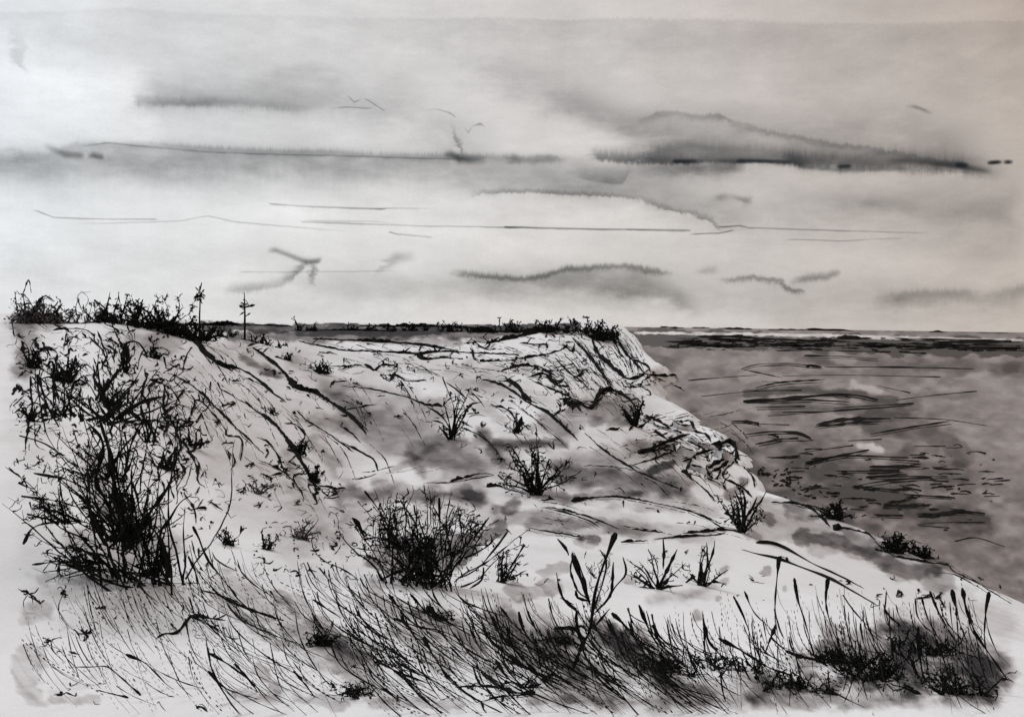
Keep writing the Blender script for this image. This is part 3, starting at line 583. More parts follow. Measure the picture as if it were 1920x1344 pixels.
edges('dune_edge', [
 (7,'tail',R2((0,492),(120,505),(260,530),(380,560),(480,600),(560,605))),(6,'mid',R2((-240,240),(0,290),(200,300),(400,312),(440,315),(560,300),(700,305),(850,312),(1000,318))),
 (9,'head',R2((430,320),(470,345),(560,335),(680,340))),(9,'head',R2((780,355),(880,352),(975,348))),(7,'mid',R2((900,408),(1000,380),(1100,385),(1100,400))),
 (9,'head',R2((1000,340),(1090,325),(1170,310),(1240,285),(1270,260))),(7,'mid',R2((-160,228),(0,235),(200,245),(400,258),(560,280),(660,295))),
 (10,'mid',R2((820,255),(900,235),(1000,215),(1100,190),(1200,175),(1280,190))),(9,'mid',R2((730,185),(850,188),(1000,190),(1150,180),(1220,200))),(7,'mid',R2((100,155),(300,158),(560,160),(840,172))),(6,'mid',R2((-130,178),(100,180),(300,185))),
 (4,'mid',R2((1000,250),(1080,258),(1170,260))),(4,'mid',R2((690,252),(760,250),(780,275))),
 (6,'mid',R2((130,370),(190,405),(220,378),(310,380))),(5,'mid',R2((220,430),(270,465),(300,430),(370,465),(440,465),(480,460))),(4,'mid',R2((0,400),(50,380),(120,372))),(4,'mid',R2((-60,380),(0,384),(50,378))),
 (6,'head',R2((0,620),(60,660),(110,700),(150,745))),(6,'head',R2((0,720),(60,760),(110,810))),(6,'mid',R2((0,808),(100,860),(185,910),(205,970))),
 (3,'mid',R2((190,550),(250,545))),(2.5,'mid',R2((0,630),(100,610),(200,595))),
 (8,'mid',R2((880,465),(950,470),(1000,510),(1040,565),(1100,590))),(7,'mid',R2((790,455),(880,480),(960,520),(1040,580),(1100,610),(1180,660),(1250,720),(1330,800))),
 (5,'mid',R2((840,600),(920,620),(960,650),(990,710))),(2.5,'mid',R2((990,605),(1080,670),(1160,740),(1230,800),(1280,850))),(5,'head',R2((690,730),(780,770),(850,830),(900,900))),
 (5,'mid',R2((1370,755),(1460,840),(1560,910),(1680,980),(1800,1030),(1900,1070))),(2.4,'mid',R2((1360,940),(1450,940),(1560,950),(1660,965))),
 (8,'head',R2((1300,1145),(1380,1125),(1500,1115),(1620,1125),(1760,1150),(1920,1185),(2040,1225),(2120,1260))),
 (8,'head',R2((620,1025),(700,1005),(780,985),(860,990))),(3,'mid',R2((460,1035),(600,1035),(760,1010),(860,992))),(8,'head',R2((820,1060),(880,1055),(960,1080),(1040,1100))),
 (5,'mid',R5((1120,95),(1200,100),(1330,130),(1440,165),(1560,215))),(4,'mid',R5((1150,100),(1280,130),(1380,165),(1450,205))),(4,'mid',R5((1040,205),(1150,230),(1280,250),(1400,270))),
 (5,'mid',R5((1120,55),(1195,50))),(5,'mid',R5((1630,215),(1720,228),(1810,235))),(9,'head',R5((1575,290),(1650,285),(1725,280))),(5,'mid',R5((1760,275),(1900,260),(2100,250),(2160,235))),
 (7,'mid',R6((0,238),(120,232),(240,220),(330,240))),(4,'mid',R6((0,95),(80,130),(150,165),(230,215))),
])
edges('cliff_edge', [
 (6,'mid',R2((1300,225),(1380,310),(1450,400),(1510,480),(1530,495))),(9,'mid',R2((1410,220),(1430,290),(1500,370),(1560,420),(1610,455),(1680,440),(1700,425))),
 (5,'mid',R2((1545,170),(1560,240),(1600,310),(1650,360),(1700,415))),(4,'mid',R2((1520,170),(1540,250),(1570,310))),(5,'mid',R2((1640,345),(1720,380),(1740,420))),(6,'mid',R2((1700,425),(1800,435),(1880,430))),
 (5,'mid',R2((1240,255),(1300,300),(1310,255))),(4,'mid',R2((1200,330),(1260,400),(1330,450),(1390,500))),(7,'mid',R2((1040,445),(1140,425),(1180,460),(1220,490),(1280,500))),
 (5,'mid',R2((1060,455),(1160,500),(1260,545),(1340,580),(1400,600))),(9,'mid',R2((1270,600),(1340,590),(1390,620),(1420,600),(1440,550),(1480,515),(1560,530),(1620,570),(1650,600))),
 (8,'head',R2((1760,750),(1830,790),(1900,810))),(7,'head',R2((1670,870),(1780,850),(1880,810))),(4,'mid',R2((1640,935),(1760,900),(1900,840))),(8,'mid',R2((1850,720),(1920,690))),(7,'mid',R2((1690,655),(1780,690),(1850,730))),
 (5,'mid',R3((0,690),(45,690),(70,750),(130,765),(160,805))),(8,'mid',R3((130,835),(200,822),(270,808),(305,860),(315,905))),(7,'mid',R3((115,965),(200,920),(280,885))),(6,'mid',R3((115,965),(160,1000),(180,1040),(215,960))),
 (8,'head',R3((0,975),(60,1020),(130,1080),(185,1140))),(4,'mid',R3((330,935),(390,1000),(405,1060))),(4,'mid',R3((0,900),(100,870),(250,830))),(8,'mid',R3((0,915),(60,900),(20,960))),(5,'mid',R3((240,960),(230,1010),(330,1060),(390,1120))),
 (6,'mid',R3((20,800),(120,850),(60,880))),(5,'mid',R3((140,985),(240,930),(290,850))),(5,'mid',R3((290,820),(300,900),(240,960))),
 (7,'mid',R2((1700,870),(1800,820),(1960,760))),(5,'mid',R2((1600,640),(1640,700),(1620,740))),(6,'mid',R2((1490,740),(1560,735))),
], 0)
edges('shore_edge', [
 (6,'mid',R6((500,65),(640,75),(720,100),(780,150),(830,205))),(4,'mid',R6((600,50),(680,85),(760,95),(850,150))),(10,'head',R6((850,225),(890,210),(1030,240),(1080,275))),(4,'mid',R6((1080,280),(1140,340),(1200,370))),
 (6,'head',R6((1200,372),(1350,400),(1490,420),(1520,450),(1640,510),(1850,635))),(2.5,'mid',R6((1400,460),(1520,470),(1640,530),(1740,590))),
])
ROCKS = [(1216,792,26,16),(1250,806,34,20),(1288,806,36,24),(1326,838,46,26),(1278,850,40,24),(1360,862,34,36),(1312,884,44,30),(1348,912,40,26)]
def rock_mat():
    m_, nt_, b_ = new_mat('pale_rock'); n_ = nt_.nodes.new('ShaderNodeTexNoise'); n_.inputs['Scale'].default_value = 1.2; n_.inputs['Detail'].default_value = 7; tc_ = nt_.nodes.new('ShaderNodeTexCoord'); nt_.links.new(tc_.outputs['Object'], n_.inputs['Vector'])
    r_ = nt_.nodes.new('ShaderNodeValToRGB'); r_.color_ramp.elements[0].position = .36; r_.color_ramp.elements[0].color = (.38, .36, .36, 1); r_.color_ramp.elements[1].position = .58; r_.color_ramp.elements[1].color = (.76, .75, .75, 1)
    nt_.links.new(n_.outputs['Fac'], r_.inputs['Fac']); nt_.links.new(r_.outputs['Color'], b_.inputs['Base Color']); b_.inputs['Roughness'].default_value = .95; b_.inputs['Specular IOR Level'].default_value = .05; return m_
ROCK = rock_mat(); OR = 'first second third fourth fifth sixth seventh eighth'.split()
for k, (x, y, w, h) in enumerate(ROCKS):
    bq = hit(x, y); s_ = np.linalg.norm(bq-EYE)/F; e = empty('rock', bq, OR[k]+' angular pale rock ledge from the headland along the low cliff edge', 'rock', 'angular rocks along the low cliff'); a, c = MB(), MB()
    sk = random.uniform(-.3, .3); ya = random.uniform(-.5, .5); V = []
    for zz in (-.45, 1):
        for (ux, uy) in ((-1, -1), (1, -1), (1, 1), (-1, 1)):
            q = .72 if zz > 0 else 1.0; X_ = ux*w*.5*q*random.uniform(.75, 1.1)+sk*w*(zz > 0); Y_ = uy*w*.6*q*random.uniform(.8, 1.2)
            V.append(bq+np.array([X_*math.cos(ya)-Y_*math.sin(ya), X_*math.sin(ya)+Y_*math.cos(ya), h*zz*random.uniform(.35, .8)*(1-.5*(ux > 0)*(zz > 0))])*s_)
    a.add(V, [(0, 1, 5), (0, 5, 4), (1, 2, 6), (1, 6, 5), (2, 3, 7), (2, 7, 6), (3, 0, 4), (3, 4, 7), (4, 5, 6), (4, 6, 7)])
    for i0, i1, ww in ((4, 5, 5), (5, 6, 4), (0, 4, 3.5), (1, 5, 6), (4, 7, 3), (2, 6, 2.5)):  # dark lines drawn along the stone's edges as an outline
        t_ = np.linspace(0, random.uniform(.7, 1), 9)[:, None]; L_ = V[i0]+(V[i1]-V[i0])*t_; c.tube(L_+RNG.normal(size=L_.shape)*.5*s_, press(9, ww, random.choice(['head', 'mid', 'tail']))*s_)
    a.build('stone', ROCK, e); c.build('dark_outline', INK, e)
# thin erosion hatching down the slopes
m = MB()
for (x0, y0, x1, y1, dx, dy, n) in [(330,640,470,720,70,90,14),(450,700,600,900,70,95,20),(640,700,760,860,50,80,12),(900,720,1060,800,70,60,16),(1000,640,1130,720,60,60,44),(1060,620,1170,680,50,70,34),(1150,620,1190,690,30,60,14),(1110,700,1180,760,50,40,22),(880,640,1080,700,70,24,30),(1180,780,1330,850,60,-14,30),
        (1100,800,1250,900,80,60,10),(1240,790,1380,890,40,40,40),(330,700,420,860,60,110,12),(700,620,1100,700,70,12,34),(560,640,800,690,60,18,16),(1000,930,1350,1000,90,20,12),(640,880,800,900,60,-12,5)]:
    for _ in range(n):
        x = random.uniform(x0, x1); y = random.uniform(y0, y1); k = random.uniform(.4, 1.1); a, b = dx*k, dy*k
        ground_line(m, [(x, y), (x+a*.55+random.uniform(-4, 4), y+b*.4+random.uniform(-3, 3)), (x+a, y+b)], random.uniform(1.0, 2.4), random.choice(['mid', 'head']), dry=.45)
for x, y, n, w in [(1075,755,26,5),(1110,735,16,4),(1045,700,14,4),(1100,690,10,4),(960,690,10,3),(740,690,14,3),(800,660,10,3),(900,640,16,4),(1060,625,16,4),(1130,660,8,3),(1190,715,14,4),(1215,720,10,4),(1240,830,16,4),(1340,850,14,4),(1290,880,10,4),(1000,700,10,3),(100,680,26,5),(60,750,26,5),(160,710,24,5),(240,640,20,4),(300,740,26,4),(330,870,26,4),(180,640,16,4),(60,640,16,4),(350,780,18,4),(540,870,16,5),(600,920,20,5)]:
    for _ in range(n):
        v_ = 30 if x < 360 else 9; X_ = x+random.gauss(0, 24); Y_ = y+random.gauss(0, v_); P = [(X_, Y_)]
        for _ in range(random.randint(1, 3)): P.append((P[-1][0]+random.gauss(4, 10), P[-1][1]+random.gauss(1, v_*.6)))
        ground_line(m, P, random.uniform(1.2, w), 'mid')
single(m, 'heather_tufts', INK, 'thin dark dry runners and heather scattered down the pale dune slopes', 'ground cover', kind='stuff')
# ---- ripples on the sea
m = MB()
RIP = [(4,(330,395),(420,370),(600,365),(700,375),(780,385)),(7,(690,385),(720,375),(780,385)),(3,(800,385),(1200,385),(1640,395)),(3,(330,395),(420,415),(560,445)),(2.4,(560,435),(900,430),(1450,440)),
 (7,(340,575),(600,560),(850,540),(990,545),(1100,570)),(7,(340,578),(560,575),(700,570),(940,580)),(5,(410,612),(690,605)),(4,(850,615),(1100,600),(1300,590)),(3,(1200,570),(1400,545),(1655,520)),
 (7,(750,710),(900,680),(1170,675)),(5,(760,720),(950,700),(1120,690)),(2.6,(1190,668),(1470,680),(1715,715)),(4,(1055,762),(1300,720),(1500,690)),(10,(275,690),(360,690),(430,705)),(3,(430,705),(600,710)),
 (8,(350,765),(500,748),(640,755),(720,785)),(6,(405,820),(540,790),(520,772),(480,765)),(6,(540,790),(650,785)),(9,(690,925),(850,890),(1050,850)),(8,(700,930),(900,885),(1270,895)),(5,(550,890),(660,883)),(3,(690,862),(960,825)),
 (6,(860,970),(1000,970),(1220,965)),(7,(1050,945),(1340,945)),(5,(1030,1005),(1200,1000),(1490,1000)),(5,(950,1060),(1100,1030),(1300,1010)),(6,(1390,1045),(1460,1040)),(5,(1220,1050),(1340,1080)),(6,(1240,1100),(1530,1120)),
 (8,(1130,1160),(1290,1125)),(7,(1130,1165),(1390,1165)),(7,(1350,1217),(1610,1200)),(3,(610,950),(710,955)),(3,(710,1055),(830,1070)),(4,(960,1050),(1220,1080)),(6,(1070,1215),(1240,1220)),
 (2.5,(1320,1270),(1440,1260),(1700,1258)),(3,(1530,1365),(1650,1345),(1810,1395)),(3,(1320,1275),(1500,1290)),(3,(30,460),(200,445),(420,430)),(3,(100,550),(400,520),(670,515)),(4,(410,500),(560,470),(800,455)),
 (3,(870,540),(1100,580)),(3,(1100,490),(1280,530)),(3,(1300,830),(1480,830)),(5,(1500,1180),(1700,1210)),(4,(1190,905),(1330,915)),(5,(1140,1020),(1400,1005)),(5,(1040,985),(1240,975)),
 (4,(680,320),(900,325),(1100,340)),(4,(740,290),(1170,300)),(2.5,(440,465),(600,470)),(3,(930,800),(1120,790)),(3,(480,660),(760,640),(1000,620)),(3,(560,640),(900,630),(1250,600)),(3,(1400,880),(1480,890)),
 (7,(0,258),(150,262),(295,275)),(5,(-120,270),(-20,275)),(5,(-100,240),(60,250)),(6,(100,220),(250,212),(440,222)),(7,(240,212),(500,226),(680,236)),(6,(300,236),(520,242)),(5,(180,228),(330,226)),(10,(870,216),(1000,217)),(7,(1195,222),(1500,230),(1850,238)),(6,(1400,240),(1700,246),(1860,244)),(6,(1230,232),(1420,236)),(7,(1000,262),(1200,264)),(5,(1040,270),(1180,270)),(8,(1410,266),(1600,272),(1900,278)),(6,(1500,280),(1880,286)),(6,(1450,258),(1800,264)),(10,(250,232),(440,240)),(6,(620,262),(800,262)),(6,(240,208),(340,205))]
for w, *p in RIP:
    ribbon(m, R3(*p), w*.9)
    if w > 3 and p[0][1] > 290: ribbon(m, R3(*[(x+random.uniform(-20, 20), y+random.uniform(9, 16)) for x, y in p]), 1.8)
for _ in range(130):
    x = random.uniform(430, 1750); y = random.uniform(780, 1380)*.5+random.uniform(780, 1300)*.5
    if y > 1080+ (x-450)*.28 or x < 330+(y-700)*.45: continue
    l = random.uniform(12, 110); ribbon(m, R3((x, y), (x+l*.5, y+random.uniform(-8, 4)), (x+l, y+random.uniform(-8, 8))), random.uniform(1.6, 5))
for _ in range(170):
    x = random.uniform(-100, 1850); y = random.triangular(205, 290, 245)+x*.012; l = random.uniform(20, 180); ribbon(m, R3((x, y), (x+l, y+random.uniform(-1, 3))), random.uniform(2, 5))
for x, y, w, h, n in ((450,975,50,30,12),(560,1020,80,50,26),(700,1085,160,40,16)):
    for _ in range(n):
        a, b = x+random.gauss(0, w*.5), y+random.gauss(0, h*.5); ribbon(m, R3((a, b), (a+random.uniform(10, 34), b+random.uniform(-14, 10))), random.uniform(3, 8))
single(m, 'water_ripples', WET, 'thin dark ripple lines drifting across the grey sea', 'ripples', kind='stuff')
# ---- far shore on the horizon
m = MB()
for w, *p in [(4,(50,162),(150,163)),(6,(200,166),(390,170)),(5,(480,174),(700,174)),(9,(690,172),(960,182)),(5,(1050,188),(1320,190)),(11,(1385,188),(1490,192)),(3,(1540,192),(1830,194)),(4,(-90,160),(10,165)),(4,(-130,158),(-80,158))]:
    P = smooth_path(R3(*p), 6); Q = at(P[:, 0], P[:, 1], 9000.); m.tube(Q, press(len(P), w*.8)*9000/F, 6)
tag(m.build('distant_shore', WET), kind='structure')

# ---- shrubs, each one a thing
bigb, b, s = plant('shrub', 'largest bare shrub, a tall black tangle of stems at the left edge', 'shrub', 268, 1092, 370, 225, 34, -78, 22, up=.03, r0=2.4, wig=.11, twigs=5, tl=22, blot=.5, hook=.65, core=.16, leaves=0, lsz=5, minlen=.3,
  nodes=[(225,1010,170,190,34,-92,40),(205,900,160,150,18,-75,55),(225,960,110,110,18,-60,50),(240,1030,120,120,14,20,60),(205,790,130,150,20,-85,85),(120,780,80,70,8,-60,40),(280,830,90,60,7,-40,40),(120,980,80,85,14,-90,0),(180,1060,60,120,14,-95,-45),(290,1080,110,70,16,-10,40)],
  strokes=[(13,'taper',R4((950,490),(915,300),(840,190),(790,120),(760,0),(700,-110))),(12,'taper',R4((930,440),(900,250),(960,150),(1010,70),(1080,20))),(9,'tail',R4((820,300),(860,150),(900,60),(980,-90))),
   (16,'mid',R4((780,290),(690,150),(640,-60),(620,-200),(560,-400))),(12,'mid',R4((700,250),(600,60),(540,-60),(580,-260),(500,-380))),(8,'tail',R4((700,290),(560,200),(400,170),(200,200),(130,300))),(5,'tail',R4((600,250),(450,160),(300,160),(150,130))),
   (8,'tail',R4((720,280),(520,130),(330,60),(120,30))),(8,'tail',R4((700,220),(520,20),(380,-60),(190,-100))),(7,'tail',R4((640,100),(440,-120),(260,-260),(110,-310))),(6,'tail',R4((560,60),(300,-250),(240,-420),(205,-650))),
   (8,'tail',R4((800,250),(700,0),(720,-200),(700,-330))),(7,'tail',R4((820,200),(790,-50),(830,-300),(790,-480))),(9,'tail',R4((620,480),(480,400),(430,330),(380,310))),(6,'tail',R4((640,500),(400,400),(180,415))),
   (7,'mid',R4((790,590),(760,500),(700,440))),(12,'mid',R4((700,560),(640,460),(590,400))),(7,'mid',R4((940,500),(870,380),(800,290)))])
plant('shrub', 'wide rounded bare shrub, black and twiggy, in the middle of the foreground', 'shrub', 800, 1098, 200, 176, 56, -80, 62, up=.07, r0=2.0, wig=.2, twigs=8, tl=19, blot=.6, core=.18, leaves=9, lsz=6, minlen=.7,
  nodes=[(740,1030,100,90,9,-85,10),(860,1040,90,80,7,-10,60),(790,1050,50,60,14,-60,60)],
  strokes=[(10,'tail',R5((640,500),(760,440),(860,330),(935,230))),(12,'mid',R5((560,430),(480,360),(420,260),(390,200))),(14,'mid',R5((130,260),(90,180),(60,150))),(9,'mid',R5((620,480),(420,370),(240,270),(120,270))),
   (10,'tail',R5((570,420),(555,200),(550,40))),(7,'tail',R5((480,400),(300,250),(220,120),(130,0))),(7,'tail',R5((600,440),(680,350),(700,260))),(7,'mid',R5((540,470),(340,450),(150,540))),(9,'mid',R5((720,550),(790,500),(800,430))),(7,'tail',R5((660,420),(740,280),(830,150)))])
plant('shrub', 'small wispy pale twigged shrub just right of the wide rounded middle shrub', 'shrub', 940, 1092, 75, 50, 16, -20, 60, r0=1.6, twigs=5, tl=14, blot=.3, minlen=.5, strokes=[(9,'tail',R5((930,460),(990,370),(1030,300)))])
plant('shrub', 'upright bare shrub with clear split stems on the middle slope below the headland', 'shrub', 848, 824, 142, 52, 8, -44, 42, tip=.4, r0=2.8, twigs=7, tl=17, blot=.5, core=.08, leaves=2, minlen=.5,
  strokes=[(9,'taper',R2((625,780),(635,680),(630,590))),(7,'mid',R2((640,760),(690,660),(720,600),(790,580))),(6,'mid',R2((620,760),(590,690),(540,640),(480,605))),(7,'tail',R2((630,600),(580,470),(570,440))),(6,'mid',R2((590,470),(660,520),(700,560))),(5,'mid',R2((720,515),(770,560),(805,610))),(6,'mid',R2((580,770),(570,700),(510,685)))])
plant('shrub', 'round bushy black shrub standing above and right of the wide middle shrub', 'shrub', 1006, 928, 116, 74, 20, -60, 52, tip=.45, hook=1.2, r0=2.2, twigs=11, tl=18, blot=.6, core=.1, leaves=5, lsz=5, minlen=.65,
  strokes=[(9,'taper',R2((1105,1110),(1100,970),(1110,880),(1100,820))),(7,'tail',R2((1110,1090),(1140,990),(1170,900))),(6,'tail',R2((1090,1080),(1010,980),(950,870))),(5,'tail',R2((1060,1100),(960,1060),(880,990)))])
plant('seedling', 'small dark leafy seedling on the slope between two mid-slope shrubs', 'plant', 968, 812, 46, 26, 7, -40, 35, r0=2.2, twigs=4, tl=12, blot=.7, leaves=3, strokes=[(12,'mid',R2((990,740),(1005,700),(1015,660)))])
plant('shrub', 'dark spiky shrub at the cliff shoulder below the headland', 'shrub', 1192, 800, 62, 36, 10, -50, 50, r0=2.6, twigs=8, tl=13, blot=.7, core=.08, leaves=4, strokes=[(8,'mid',R2((1640,720),(1670,640),(1700,570)))])
plant('shrub', 'leaning bare shrub at the low cliff end where the shore begins', 'shrub', 1391, 998, 96, 46, 12, -28, 36, tip=.35, r0=2.8, twigs=11, tl=14, blot=.5, core=.05, leaves=6, lsz=5,
  strokes=[(14,'taper',R6((310,245),(350,160),(390,100),(420,30))),(6,'mid',R6((350,150),(320,60),(290,-10))),(5,'mid',R6((380,120),(440,60),(470,0)))])
plant('shrub', 'thin open shrub with one thick stem, left of its pair on the lower slope', 'shrub', 1232, 1104, 92, 48, 9, -45, 42, r0=2.2, twigs=5, tl=14, blot=.6, strokes=[(11,'mid',R5((1780,550),(1820,470),(1890,330))),(8,'mid',R5((1810,440),(1815,340),(1810,270))),(9,'mid',R5((1590,580),(1680,545),(1760,560),(1830,540),(1920,530)))])
plant('shrub', 'thin curved shrub with feathery top, right of its pair on the lower slope', 'shrub', 1317, 1098, 84, 40, 8, -45, 40, r0=2.2, twigs=6, tl=12, blot=.4, strokes=[(9,'taper',R6((100,530),(130,450),(140,380),(135,290))),(6,'mid',R6((130,450),(170,350),(180,280))),(10,'mid',R6((0,530),(60,480),(40,470))),(8,'mid',R6((90,520),(60,490),(40,465)))])
plant('shrub', 'low matted shrub sprawled over the shore edge nearest the spiky cliff shrub', 'shrub', 1566, 974, 30, 44, 22, -80, 60, r0=2.4, twigs=6, tl=13, blot=.7, leaves=4)
plant('shrub', 'low dark mat of scrub at the middle of the shore edge', 'shrub', 1680, 1036, 34, 46, 24, -80, 70, r0=2.4, twigs=6, tl=12, blot=.7, leaves=4)
plant('shrub', 'low dark scrub at the lower end of the shore edge', 'shrub', 1730, 1046, 26, 34, 18, -80, 70, r0=2.2, twigs=6, tl=11, blot=.7, leaves=4)
# plants up the left hand slope
for bx, by, h, hw, n, a0, a1, lab in [
 (122,716,62,32,16,-60,50,'dark tangled weed clump high on the left slope, below the hilltop thicket'),(62,690,50,26,12,-60,40,'ragged weed tuft against the left edge under the hilltop thicket'),
 (60,790,52,34,14,-80,40,'black spiky weed tuft at the left edge, halfway up the slope'),(205,760,70,30,10,-30,50,'weed clump around a thick leaning black stalk on the left slope'),
 (240,700,72,36,6,-30,50,'thin arching weed with two long drooping stalks on the left slope'),(290,672,30,30,8,-70,70,'small crouching weed below the big hilltop bush'),
 (365,840,40,24,9,-50,50,'small curled weed right of the tallest black tangle'),(330,800,40,26,8,-60,60,'small dark weed above and right of the tallest tangle'),
 (540,676,20,12,7,-70,70,'tiny dark star shaped plant near the top of the dune face'),(512,778,14,18,6,-70,70,'tiny weed sitting on the long dune edge'),
 (560,852,34,22,12,-60,60,'black weed growing on the thick dark dune edge'),(590,905,40,24,14,-70,30,'shaggy black weed at the lower end of the thick dune edge'),
 (600,700,26,46,12,-70,70,'sprawling creeper on the upper dune face'),(480,925,46,34,12,-60,60,'pale sketchy flowering weed right of the tallest tangle'),
 (560,1010,48,40,16,-70,70,'thin pale weed on the open slope left of the wide middle shrub'),(425,1020,34,40,8,-60,60,'small scattered weed with curled leaves beside the tallest tangle'),
 (500,1030,36,30,7,-60,60,'small weed with dark hooked leaves on the open slope'),(310,880,60,40,14,-50,60,'loose dark twigs of a weed beside the tallest tangle'),
 (600,1210,44,34,26,-80,80,'round prickly weed in the grass below the open slope')]:
    pale = 'pale' in lab; st = []
    if 'thick leaning' in lab: st = [(17,'tail',R1((550,720),(600,620),(640,560),(668,520))),(7,'mid',R1((540,740),(600,600),(660,560)))]
    if 'two long' in lab: st = [(9,'mid',R1((705,560),(715,450),(705,375),(760,360),(800,390),(830,450))),(5,'mid',R1((700,540),(712,470),(710,390)))]
    plant('weed', lab, 'plant', bx, by, h, hw, n, a0, a1, r0=1.4 if pale else 2.4, twigs=4, tl=13, blot=.2 if pale else .75, core=.22, strokes=st, mats=(THIN, THIN, LEAF) if pale else None, minlen=.4, wig=.3, leaves=0 if pale else 1)
for pp, w, lab in [(R1((210,545),(240,640),(265,720),(330,840)),11,'thick black grass stalk above the tallest tangle, leaning right at its foot'),(R1((790,640),(840,740),(830,900),(820,980)),10,'bent black stalk rising behind the tallest tangle'),(R1((725,620),(715,720),(700,850)),7,'straight thin stalk left of the bent black stalk')]:
    m = MB(); bq = hit(*pp[-1]); stem(m, pp, w, bq[1], 'head'); single(m, 'stalk', INK, lab, 'stalk')
# ---- hilltop growth
def far_bush(name, lab, cat, x0, x1, yb, yt, Y, n, group=None, leaves=6, dense=1.0, **kw):
    hw = (x1-x0)/2; x = (x0+x1)/2; a = dict(r0=2.0, twigs=5, tl=11, blot=.6, core=.42, leaves=leaves, lsz=5, minlen=.35, wig=.3, mats=(INK, INK, DARKLEAF)); a.update(kw)
    return plant(name, lab, cat, x, yb, (yb-yt)*1.3, hw, n, -75, 75, group=group, Y=Y, **a)
far_bush('bush', 'grey rounded thicket at the far left end of the hilltop', 'bush', 24, 108, 604, 556, 78, 34, leaves=70, mats=(INK2, INK, LEAF))
far_bush('bush', 'thin pale bush between the left end thicket and the big hilltop bush', 'bush', 108, 180, 604, 562, 80, 14, leaves=2, mats=(THIN, THIN, LEAF), r0=1.3)
far_bush('bush', 'biggest dark bush on the hilltop, rounded and twiggy', 'bush', 196, 350, 608, 552, 82, 64, leaves=3, twigs=7, minlen=.3)
far_bush('bush', 'low black spreading bush along the hilltop right of its biggest bush', 'bush', 300, 410, 622, 592, 84, 55, leaves=7)
far_bush('bush', 'small sprig bush at the left foot of the biggest hilltop bush', 'bush', 172, 212, 606, 572, 83, 12, leaves=1)
def far_tree(lab, pts_, w, Y, arms, group=None, clumps=()):
    bq = at(*pts_[0], Y); g = ground_z(bq[0], bq[1]); bq[2] = min(bq[2], g)
    e = empty('tree', bq, lab, 'tree', group); a, c = MB(), MB(); s_ = Y/F
    P = smooth_path(pts_, 4); Q = at(P[:, 0], P[:, 1], Y); Q[0, 2] = bq[2]-.05; a.tube(Q, np.linspace(w, w*.35, len(P))*.5*s_, 5)
    for ww, p in arms: stem(c, p, ww, Y, 'mid', wob=.5, step=4, base=0)
    for (cx, cy, r, n) in clumps:
        for _ in range(n):
            o = at(cx, cy, Y)+RNG.normal(size=3)*[r*s_*.5, r*s_*.5, r*s_*.7]; c.tube(np.array([o, o+RNG.normal(size=3)*r*s_*.7, o+RNG.normal(size=3)*r*s_*.8]), np.array([1.2, 1.4, .5])*s_*random.uniform(.5, 1.3), 3)
    a.build('trunk', INK, e); c.build('crown', INK, e)
far_tree('thin conifer with a dark tuft near its top on the hilltop', [(374,592),(375,570),(374,536)], 3.2, 92, [(3,R1((1120,80),(1100,130))),(4,R1((1125,90),(1150,125))),(3,R1((1115,170),(1075,155),(1062,160)))], clumps=[(374,553,6,26),(362,578,5,8)])
far_tree('bare cross shaped tree standing on the skyline', [(459,606),(459,580),(458,548)], 4.2, 150, [(5,R1((1378,165),(1345,162))),(5,R1((1378,168),(1435,155))),(3,R1((1378,190),(1345,215))),(3,R1((1380,220),(1410,200)))], clumps=[(459,572,5,12)])
ORD = 'first second third fourth fifth sixth seventh eighth ninth tenth eleventh twelfth thirteenth fourteenth fifteenth sixteenth seventeenth eighteenth nineteenth twentieth'.split()
SK = [(398,420,606,585),(420,442,606,580),(464,486,606,584),(486,510,606,586),(510,528,607,592),(548,566,608,588),(568,584,608,592),(582,596,608,590),(646,668,609,586),(684,712,609,592),(724,748,609,596),(756,784,609,588),(792,806,609,591),(822,872,610,594),(876,902,610,592),(902,936,611,588),(936,986,611,590),(986,1050,611,589),(1046,1082,611,586)]
for i, (x0, x1, yb, yt) in enumerate(SK):
    Y = 150 if x1 < 530 else 262
    yt -= 5
    far_bush('bush', ORD[i]+' small dark bush from the left in the row along the skyline', 'bush', x0, x1, yb, yt, Y, max(6, int((x1-x0)*.36)), group='small bushes along the skyline', r0=1.4, twigs=3, tl=8, leaves=1, lsz=4, wig=.4)
far_bush('bush', 'large twiggy bush crowning the tip of the headland cliff', 'bush', 1072, 1154, 616, 584, 262, 34, r0=1.5, twigs=6, tl=9, leaves=0)
far_bush('bush', 'scrub hanging over the edge of the headland cliff under its crowning bush', 'bush', 1096, 1158, 634, 612, 258, 34, r0=1.6, twigs=5, tl=9, leaves=0)

